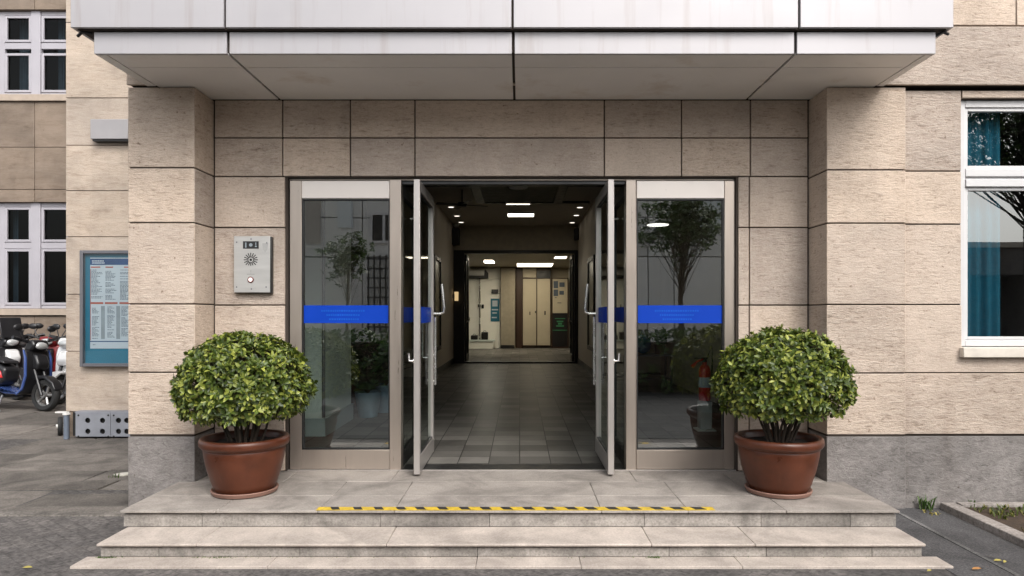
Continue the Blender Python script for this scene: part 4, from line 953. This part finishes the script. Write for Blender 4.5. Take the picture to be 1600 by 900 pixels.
# ---- rear wing with windows
YV = 15.3
rwg = thing('rear_wing', 'brownish stone rear wing with grey framed windows behind the scooters', 'building', (-9, YV, 0))
xl, xr = -16.0, -6.40
wins = [(Z(148, YV), Z(15, YV)), (Z(482, YV), Z(316, YV))]
ww = [(X(-14, YV), X(112, YV)), (-13.9, -12.2)]
m = MB()
bands = [(-.05, Z(560, YV)), (Z(560, YV), Z(494, YV)), (wins[1][1], Z(296, YV)), (Z(296, YV), Z(230, YV)), (Z(230, YV), wins[0][0] - .16), (wins[0][1], wins[0][1] + .9), (wins[0][1] + .9, 12)]
for j, (a, b_) in enumerate(bands):
    vx = [xl, -13.6, X(-60, YV), X(54, YV), -8.6, xr] if j in (1, 3, 4) else [xl, -13, X(-20, YV) , X(54, YV), -8.2, xr]
    for c0, c1 in zip(vx[:-1], vx[1:]):
        if j == 4 and c0 < X(54, YV) - .01 and c1 > X(-50, YV): pass
        m.box(c0 + .006, c1 - .006, YV, YV + .15, a + .006, b_ - .006)
for z0, z1 in wins:
    m.box(xl, ww[1][0], YV, YV + .15, z0, z1); m.box(ww[1][1], ww[0][0], YV, YV + .15, z0, z1); m.box(ww[0][1], xr - .006, YV, YV + .15, z0, z1)
m.build('stone_wall', 'stone_rear', rwg, bevel=.004)
m = MB(); m.box(xl, xr - .01, YV + .32, YV + .4, -.05, Z(494, YV)); m.box(xl, xr - .01, YV + 3, YV + 3.1, 0, 12); m.box(xl, xr - .01, YV + .16, YV + 3, 11.8, 12); m.box(xl, xl + .1, YV + .16, YV + 3, 0, 11.8); m.box(xl + .1, xr - .01, YV + .41, YV + 3, 5.9, 6.1); m.box(xl, xr - .01, YV + .13, YV + .32, -.05, 1.6); m.build('wall_core', 'joint', rwg)
for (a, b_) in ww:
    for wi, (z0, z1) in enumerate(wins):
        f = MB(); yf = YV + .10; sc3 = (b_ - a) / 126.
        px = lambda p: a + (p + 14) * sc3
        f.box(a, px(2), yf, yf + .08, z0, z1); f.box(px(45), px(59.5), yf - .03, yf + .08, z0, z1); f.box(px(104), b_, yf, yf + .08, z0, z1)
        tzp = (72, 66) if wi == 0 else (380, 388)
        zm = Z(sum(tzp) / 2 - (1 if wi else 0), YV); 
        for (u0, u1) in ((px(2), px(45)), (px(59.5), px(104))):
            f.box(u0, u1, yf, yf + .08, zm - .07, zm + .07); f.box(u0, u1, yf, yf + .08, z0, z0 + .07); f.box(u0, u1, yf, yf + .08, z1 - .09, z1)
        fo2 = f.build('window', 'pvc_lilac', rwg, bevel=.006)
        sh2 = MB(); pn = MB(); k = 0
        for (u0, u1) in ((px(2), px(45)), (px(59.5), px(104))):
            for (v0, v1) in ((z0 + .07, zm - .07), (zm + .07, z1 - .09)):
                sh2.frame(u0 + .01, u1 - .01, v0 + .01, v1 - (.10 if (wi == 0 and v0 < zm) else .01), .055, yf - .015, yf + .03)
                pn.pane(u0 + .05, u1 - .05, yf + .037, v0 + .05, v1 - .04)
        sh2.build('sash', 'pvc_lilac', fo2, bevel=.006); pn.build('pane', 'glass_rear', fo2, smooth=False)
        bx(a - .05, b_ + .05, YV - .06, yf - .001, z0 - .15, z0 - .005).build('sill', mat('buff_sill', (.38, .31, .25), .7), fo2, bevel=.006)
curtain('curtain', X(10, YV), X(26, YV), YV + .4, wins[0][0], wins[0][1], 'curtain_grey', 'grey curtain in the left pane of the upper rear window', waves=4, group='grey curtains in the rear windows')
curtain('curtain', X(72, YV), X(82, YV), YV + .4, wins[0][0], wins[0][1], 'curtain_grey', 'grey curtain in the right pane of the upper rear window', waves=3, group='grey curtains in the rear windows')
curtain('curtain', X(0, YV), X(8, YV), YV + .4, wins[1][0], wins[1][1], 'curtain_grey', 'narrow grey curtain at the left of the lower rear window', waves=3, group='grey curtains in the rear windows')

# ================================================================== potted shrubs
def potted(cx, cy, label, seed, crown_c, R):
    global rnd
    rnd = random.Random(seed)
    t = thing('potted_shrub', label, 'potted plant', (cx, cy, ZL), 'clipped shrubs in brown pots on the landing')
    z = ZL + .001
    m = MB(); m.lathe((cx, cy, z), [(.0, 0), (.24, 0), (.258, .008), (.268, .035), (.262, .042), (.25, .036), (.235, .022), (.0, .02)], 56); m.build('saucer', 'saucer', t)
    zp = z + .024
    m = MB(); m.lathe((cx, cy, zp), [(0, 0), (.225, 0), (.232, .006), (.262, .07), (.295, .18), (.318, .29), (.325, .345), (.322, .353), (.331, .358), (.334, .362), (.334, .366), (.345, .372), (.356, .388), (.358, .415), (.352, .436), (.338, .445), (.318, .442), (.308, .43), (.304, .40), (.30, .385)], 72, caps=False); m.build('pot', 'pot', t, ang=50)
    m = MB(); vs = [(cx, cy, zp + .405)]; n = 40
    for ring, r in enumerate((.10, .2, .303)):
        for k in range(n): vs.append((cx + r * math.cos(2 * PI * k / n), cy + r * math.sin(2 * PI * k / n), zp + .40 + rnd.uniform(-.012, .012) - .01 * ring))
    fs = [(0, 1 + k, 1 + (k + 1) % n) for k in range(n)]
    for rg in range(2): fs += [(1 + rg * n + k, 1 + (rg + 1) * n + k, 1 + (rg + 1) * n + (k + 1) % n, 1 + rg * n + (k + 1) % n) for k in range(n)]
    m.add(vs, fs); m.build('soil', 'soil', t)
    stm = MB(); lf = MB(); cc = Vector(crown_c); tips = []
    def bulge(d): return 1 + .07 * mnoise.noise(d * 2.2 + Vector((seed, 0, 0))) + .05 * mnoise.noise(d * 5 + Vector((0, seed, 0)))
    zlow = cc.z - R[2] * .55
    def surf(d, k=1.):
        b_ = bulge(d) * k; p = Vector((d.x * R[0] * b_, d.y * R[1] * b_, d.z * R[2] * b_))
        if p.z < -R[2] * .55: p.z = -R[2] * .55 + (p.z + R[2] * .55) * .25
        return cc + p
    for i in range(20):      # main stems
        a = i * 2.4; r = .02 + .11 * rnd.random(); p0 = Vector((cx + r * math.cos(a), cy + r * math.sin(a), zp + .38))
        d = Vector((math.cos(a) * rnd.uniform(.3, 1.0), math.sin(a) * rnd.uniform(.3, 1.0), rnd.uniform(-.05, .8))).normalized(); p3 = surf(d, .72)
        p1 = p0 + Vector((math.cos(a) * .06, math.sin(a) * .06, .16)); mid = p1.lerp(p3, .5) + Vector((rnd.uniform(-.03, .03), rnd.uniform(-.03, .03), .03))
        stm.tube([p0, p0.lerp(p1, .5) + Vector((rnd.uniform(-.01, .01), 0, 0)), p1, mid, p3], [.012, .0115, .010, .008, .004], 6)
        for _ in range(6):
            dd = (d + Vector((rnd.gauss(0, .5), rnd.gauss(0, .5), rnd.gauss(0, .45)))).normalized(); e = surf(dd, .9); b0 = p1.lerp(mid, rnd.random()); mm = b0.lerp(e, .5) + Vector((0, 0, -.02))
            stm.tube([b0, mm, e], [.006, .004, .002], 5)
    N = 2150
    for i in range(N):       # leafy shoots all over and under the dome
        zc = 1 - 2 * (i + .5) / N; r = math.sqrt(1 - zc * zc); a = i * 2.39996; d = Vector((r * math.cos(a), r * math.sin(a), zc))
        d = (d + Vector((rnd.gauss(0, .06), rnd.gauss(0, .06), rnd.gauss(0, .06)))).normalized()
        if d.z < -.35 and rnd.random() < (.9 if math.hypot(d.x, d.y) < .75 else .45): continue
        k = 1.02 - abs(rnd.gauss(0, .06)) + (.05 if rnd.random() < .03 else 0)
        if mnoise.noise(d * 6 + Vector((seed * 2, 3, 1))) > .30: k -= .15
        p = surf(d, k); up = (d + Vector((rnd.gauss(0, .3), rnd.gauss(0, .3), .35 + rnd.gauss(0, .3)))).normalized()
        rosette(lf, p, rnd.choice((4, 5, 6)), .052, .026, up, .55)
        stm.tube([p - up * .07, p], [.0022, .0016], 4, False)
    for i in range(420):     # inner leaves
        d = Vector((rnd.gauss(0, 1), rnd.gauss(0, 1), rnd.gauss(0, 1))).normalized(); p = surf(d, rnd.uniform(.55, .82))
        rosette(lf, p, 4, .05, .028, d, .3)
    stm.build('stems', 'stem', t); lf.build('foliage', 'leaf', t, ang=60)
potted(-2.30, 5.72, 'dome shaped green shrub in a brown pot under the intercom', 5, (-2.31, 5.72, Z(603, 5.72)), (.52, .50, .42))
potted(2.165, 5.72, 'dome shaped green shrub in a brown pot by the fire extinguisher', 9, (2.20, 5.72, Z(597, 5.72)), (.525, .51, .42))
rnd = random.Random(77)

# ================================================================== scooters
def scooter(name, label, body, loc, rz, accent, shield=False, lean=0, trim=None):
    trim = trim or body
    t = thing(name, label, 'motor scooter', (0, 0, 0), 'scooters parked by the rear wing')
    for x in (-.62, .62):
        m = MB(); m.lathe((x, 0, .24), [(.16, -.045), (.215, -.05), (.238, -.025), (.242, 0), (.238, .025), (.215, .05), (.16, .045)], 32, 'y', caps=False); wh = m.build('wheel', 'tyre', t)
        m = MB(); m.lathe((x, 0, .24), [(.165, -.03), (.15, -.03), (.15, .03), (.165, .03)], 28, 'y', caps=False); m.lathe((x, 0, .24), [(.04, -.06), (.04, .06)], 12, 'y')
        for i in range(5):
            a = i * 2 * PI / 5; m.tube([(x + .03 * math.cos(a), 0, .24 + .03 * math.sin(a)), (x + .155 * math.cos(a), 0, .24 + .155 * math.sin(a))], .018, 6)
        m.build('rim', 'hubmetal', wh)
    m = MB(); m.prism([(-.88, .70), (-.80, .60), (-.50, .44), (-.18, .34), (-.05, .42), (-.02, .62), (-.20, .70), (-.55, .74)], 'y', -.13, .13); m.build('rear_body', body, t, bevel=.04)
    m = MB(); m.prism([(-.86, .62), (-.40, .38), (.02, .25), (.30, .25), (.30, .28), (.0, .285), (-.16, .35), (-.5, .46), (-.84, .65)], 'y', -.16, .16); m.build('side_trim', trim, t, bevel=.02)
    m = MB(); m.prism([(-.55, .46), (-.75, .30), (-.60, .22), (-.15, .20), (.30, .20), (.30, .235), (-.02, .215), (-.35, .36)], 'y', -.10, .10); m.tube([(-.62, -.13, .24), (-.2, -.13, .26)], .05, 10); m.build('engine', 'scoot_black', t, bevel=.015)
    m = MB(); m.prism([(-.72, .745), (-.62, .80), (-.30, .79), (-.08, .73), (-.05, .69), (-.2, .715), (-.55, .75)], 'y', -.13, .13); m.build('seat', 'scoot_black', t, bevel=.03)
    m = MB(); m.prism([(.30, .24), (.38, .26), (.46, .50), (.44, .78), (.40, .90), (.34, .92), (.36, .76), (.38, .52)], 'y', -.20, .20); m.build('leg_shield', body, t, bevel=.03)
    if trim != body:
        for s1 in (-.205, .205): m = MB(); m.tube([(.31, s1, .25), (.41, s1, .34), (.455, s1, .52), (.435, s1, .78), (.39, s1, .90)], [.014, .02, .02, .02, .012], 8); m.build('shield_edge', trim, t)
    m = MB(); m.prism([(.43, .62), (.52, .60), (.56, .70), (.50, .82), (.42, .86)], 'y', -.10, .10); m.build('front_cowl', accent, t, bevel=.03)
    m = MB(); m.prism([(.42, .52), (.50, .53), (.66, .52), (.80, .43), (.86, .32), (.83, .32), (.76, .41), (.64, .48), (.45, .46)], 'y', -.075, .075); m.build('front_fender', body, t, bevel=.015)
    m = MB(); m.tube([(.40, -.07, .75), (.62, -.07, .24)], .024, 10); m.tube([(.40, .07, .75), (.62, .07, .24)], .024, 10); m.build('fork', 'scoot_black', t)
    m = MB(); m.prism([(.30, .90), (.42, .88), (.50, .97), (.44, 1.06), (.34, 1.04)], 'y', -.13, .13); m.build('handlebar_cover', body, t, bevel=.03)
    m = MB(); m.tube([(.36, -.36, 1.08), (.36, -.14, 1.02), (.38, 0, 1.01), (.36, .14, 1.02), (.36, .36, 1.08)], .018, 10); m.tube([(.36, -.36, 1.08), (.36, -.24, 1.055)], .026, 10); m.tube([(.36, .36, 1.08), (.36, .24, 1.055)], .026, 10); m.tube([(.40, -.33, 1.08), (.44, -.16, 1.03)], .008, 6); m.tube([(.40, .33, 1.08), (.44, .16, 1.03)], .008, 6); m.build('handlebar', 'scoot_black', t)
    m = MB(); m.sphere((.475, 0, .965), (.05, .10, .055)); m.build('headlight', 'lens', t)
    for s1 in (-1, 1):
        m = MB(); m.tube([(.38, s1 * .18, 1.03), (.34, s1 * .26, 1.20)], .008, 6); mo = m.build('mirror', 'scoot_black', t); m = MB(); m.sphere((.345, s1 * .27, 1.23), (.03, .075, .05)); m.build('mirror_head', 'scoot_black', mo)
    m = MB(); m.prism([(-.90, .68), (-.86, .63), (-.80, .66), (-.82, .73)], 'y', -.09, .09); m.build('tail_light', 'red', t, bevel=.01)
    m = MB(); m.prism([(-.36, .56), (-.20, .62), (-.10, .58), (-.06, .48), (-.22, .46)], 'y', -.145, .145); m.build('side_cover', 'red' if trim == 'scoot_blue' else 'scoot_black', t, bevel=.015)
    m = MB(); m.tube([(-.05, -.12, .22), (.03, -.26, .02)], .014, 8); m.tube([(.03, -.26, .012), (.11, -.27, .012)], .014, 8); m.build('kickstand', 'hubmetal', t)
    m = MB(); m.tube([(-.78, -.09, .76), (-.92, -.09, .82), (-.92, .09, .82), (-.78, .09, .76)], .014, 8); m.build('grab_rail', 'hubmetal', t)
    if shield: m = MB(); m.prism([(.46, 1.04), (.50, 1.04), (.40, 1.38), (.37, 1.38)], 'y', -.17, .17); m.build('windscreen', 'scoot_black', t, bevel=.01)
    t.scale = (1.2, 1.2, 1.2); t.location = loc; t.rotation_euler = (math.radians(lean), 0, rz); return t
scooter('motor_scooter', 'black scooter with blue trim and red side cover, foremost at the left edge', 'scoot_black', (X(12, 12.2), 12.3, 0), math.radians(-14), 'scoot_black', lean=-4, trim='scoot_blue')
scooter('motor_scooter', 'white scooter facing out, half hidden behind the stone wing', 'scoot_white', (X(97, 13.0), 13.75, 0), math.radians(-97), 'scoot_white')
scooter('motor_scooter', 'black scooter with a tall windscreen behind the blue trimmed one', 'scoot_black', (X(-12, 13.9), 14.0, 0), math.radians(-25), 'scoot_white', True)
scooter('motor_scooter', 'dark red scooter facing out between the blue trimmed and the white one', mat('dark_red_paint', (.16, .01, .012), .3), (X(66, 14.0), 14.55, 0), math.radians(-80), 'scoot_black')
scooter('motor_scooter', 'dark grey scooter standing nearest the rear windows', mat('grey_scooter_paint', (.12, .12, .13), .3, .3), (X(28, 14.5), 14.5, 0), math.radians(-50), 'scoot_white')

# ================================================================== across the street (seen in the glass)
def tree(x, y, h, crown, nclump, label, tr_r=.10, leafL=.13, group='trees across the forecourt', lean=(0, 0), crown_z=None):
    t = thing('street_tree', label, 'tree', (x, y, 0), group)
    tk_ = MB(); lf = MB(); top = Vector((x + lean[0], y + lean[1], h * .62))
    tk_.tube([(x, y, 0), (x + lean[0] * .2 + .03, y, h * .2), (x + lean[0] * .5 - .03, y + lean[1] * .5, h * .42), top, top + Vector((.05, 0, h * .22))], [tr_r, tr_r * .85, tr_r * .7, tr_r * .5, tr_r * .15], 9)
    cc = Vector((x + lean[0], y + lean[1], crown_z or (h - crown[2])))
    for i in range(nclump):
        d = Vector((rnd.gauss(0, 1), rnd.gauss(0, 1), rnd.gauss(0, 1))).normalized(); k = rnd.uniform(.35, 1.08)
        p = cc + Vector((d.x * crown[0], d.y * crown[1], d.z * crown[2])) * k
        if mnoise.noise(p * (1.3 / max(crown) * 1.6)) > .2: continue
        b0 = top + Vector((0, 0, rnd.uniform(-h * .2, h * .15)))
        tk_.tube([b0, b0.lerp(p, .5) + Vector((0, 0, -.05)), p], [tr_r * .14, tr_r * .08, .005], 5)
        for _ in range(9):
            q_ = p + Vector((rnd.gauss(0, 1), rnd.gauss(0, 1), rnd.gauss(0, .6))) * leafL * 1.5
            rosette(lf, q_, 5, leafL, leafL * .5, Vector((rnd.gauss(0, .5), rnd.gauss(0, .5), 1)), .1)
    tk_.build('trunk', 'bark', t); lf.build('crown', 'leaf_dark', t, ang=60)
tree(X(1066, 17.5), 13 - 17.5, 4.9, (1.1, .9, .85), 110, 'slim street tree reflected in the right door glass', .09, .12)
tree(X(542, 17), 13 - 17, 3.75, (.48, .45, .6), 45, 'small bushy tree reflected in the left door glass', .05, .09)
tree(11.2, -2.6, 8.3, (3.4, 2.4, 1.9), 380, 'large leafy tree reflected in the right window', .14, .11)
tree(-11.5, -7.5, 6.5, (2.2, 2.0, 1.8), 70, 'broad tree standing at the left of the forecourt', .16, .16)
hd = MB()
for _ in range(2600):
    x, y, z = rnd.uniform(-9, 9), rnd.gauss(-2.2, .28), rnd.uniform(.05, 1.35)
    rosette(hd, (x, y, z), 5, .14, .07, (rnd.gauss(0, .5), rnd.gauss(0, .5) + .4, .6), .3)
hg = thing('added_hedge', 'long dark hedge put behind the camera to cut reflected ground', 'added_hedge', (0, -2.2, 0)); hd.build('leaves', 'leaf_dark', hg, ang=60)  # unseen row of leaves added to block bright ground in the sidelight reflections
bx(-9, 9, -2.4, -2.0, 0, 1.1).build('branches', 'bark', hg)
op = thing('opposite_building', 'pale grey panelled building across the forecourt with dark windows', 'building', (-2, -13, 0))
yo = -13.0
m = MB(); rects = []
for i, (a, b_) in enumerate(zip([-15, -9.3, -8.3, -6.0, -3.8, -.5, 2.2, 4.9, 5.9, 8.4], [-9.3, -8.3, -6.0, -3.8, -.5, 2.2, 4.9, 5.9, 8.4, 9.8])):
    for z0, z1 in ((0, 2.0), (2.0, 3.9), (3.9, 5.4), (5.4, 6.6)): m.box(a + .02, b_ - .02, yo - .2, yo + rnd.uniform(0, .03), z0 + .02, z1 - .02)
bx(X(528, 26), X(552, 26), yo + .04, yo + .09, Z(356, 26), Z(300, 26)).build('blue_grey_panel', 'opp2', op); bx(X(476, 26), X(500, 26), yo + .04, yo + .09, Z(380, 26), Z(290, 26)).build('dull_panel', mat('taupe_panel', (.42, .38, .34), .7), op); bx(X(1055, 26), X(1075, 26), yo + .04, yo + .09, Z(390, 26), Z(290, 26)).build('taupe_panel', mat('tan_panel', (.45, .37, .31), .7), op); bx(X(1090, 26), X(1130, 26), yo + .04, yo + .09, Z(360, 26), Z(290, 26)).build('blue_grey_panel', 'opp2', op)
m.build('facade', mat('opposite_wall', (.80, .79, .76), .8, 0, .05, .4, island=.28), op)
bx(-15, 9.8, yo - 6, yo - .21, 0, 6.5).build('core', 'joint', op)
def owin(x0, x1, z0, z1):
    f = MB(); f.frame(x0, x1, z0, z1, .10, yo + .03, yo + .12); f.box((x0 + x1) / 2 - .05, (x0 + x1) / 2 + .05, yo + .03, yo + .12, z0 + .1, z1 - .1); o = f.build('window', 'pvc', op); bx(x0 + .1, x1 - .1, yo + .032, yo + .06, z0 + .1, z1 - .1).build('pane', 'black', o)
owin(X(578, 26), X(622, 26), 4.4, 5.6); owin(X(985, 26), X(1026, 26), Z(385, 26), Z(360, 26)); owin(-2.6, -1.2, 4.4, 5.6); owin(.8, 2.0, 4.4, 5.6)
gr = MB()
for i in range(6): xx = X(574, 25.7) + i * .22; gr.box(xx - .03, xx + .03, yo + .16, yo + .20, 1.0, Z(398, 25.8))
for i in range(8): gr.box(X(572, 25.7), X(622, 25.7), yo + .201, yo + .23, 1.2 + i * .37, 1.26 + i * .37)
gr.build('lattice_grille', 'black', op)
gh = thing('gatehouse', 'low dark gatehouse with square columns across the forecourt', 'building', (14, -8, 0))
m = MB(); m.box(10.2, 24, -9.4, -8, 2.9, 3.7); m.build('lintel', 'granite', gh); bx(10.2, 24, -11.5, -11, 0, 3.6).build('rear_wall', 'granite', gh); m = MB(); m.box(10, 24.2, -11.6, -7.8, 3.7, 3.85); m.build('roof', 'wall_in', gh)
for i in range(6): bx(10.6 + i * 2.3, 11.3 + i * 2.3, -8.9, -8.2, 0, 2.899).build('gate_column', 'granite', gh)

# ================================================================== camera, sky, sun
cam = bpy.data.cameras.new('camera'); co_ = bpy.data.objects.new('camera', cam); C.objects.link(co_)
co_.location = (0, 0, H); co_.rotation_euler = (PI / 2, 0, 0)
cam.sensor_width = 36; cam.lens = 36 * F / 1600; cam.shift_x = -12 / 1600; cam.shift_y = 40 / 1600; cam.clip_start = .05; cam.clip_end = 1500
SC.camera = co_
world = bpy.data.worlds.new('World'); SC.world = world; world.use_nodes = True
nt = world.node_tree; nt.nodes.clear()
sky = nt.nodes.new('ShaderNodeTexSky'); sky.sky_type = 'NISHITA'; sky.sun_disc = False
EL, AZ = 45., 155.      # azimuth measured clockwise from +y: behind the camera, to the right
sky.sun_elevation = math.radians(EL); sky.sun_rotation = math.radians(AZ); sky.dust_density = 4; sky.air_density = 1.0; sky.ozone_density = 1.0
hs = nt.nodes.new('ShaderNodeHueSaturation'); hs.inputs['Saturation'].default_value = .22
bg = nt.nodes.new('ShaderNodeBackground'); bg.inputs[1].default_value = .15
wo_ = nt.nodes.new('ShaderNodeOutputWorld')
nt.links.new(sky.outputs[0], hs.inputs['Color']); nt.links.new(hs.outputs[0], bg.inputs[0]); nt.links.new(bg.outputs[0], wo_.inputs[0])
sun = bpy.data.lights.new('sun', 'SUN'); so = bpy.data.objects.new('sun', sun); C.objects.link(so)
sun.energy = .75; sun.angle = math.radians(28); sun.color = (1, .95, .88)
d = Vector((math.sin(math.radians(AZ)) * math.cos(math.radians(EL)), math.cos(math.radians(AZ)) * math.cos(math.radians(EL)), math.sin(math.radians(EL))))
so.rotation_euler = d.to_track_quat('Z', 'Y').to_euler()
vs_ = SC.view_settings; vs_.view_transform = 'Standard'; vs_.look = 'None'; vs_.gamma = 1; vs_.exposure = 1.0; vs_.use_curve_mapping = False
SC.cycles.use_denoising = True; SC.cycles.max_bounces = 8; SC.cycles.transparent_max_bounces = 16; SC.cycles.glossy_bounces = 4
SC.cycles.sample_clamp_indirect = 6
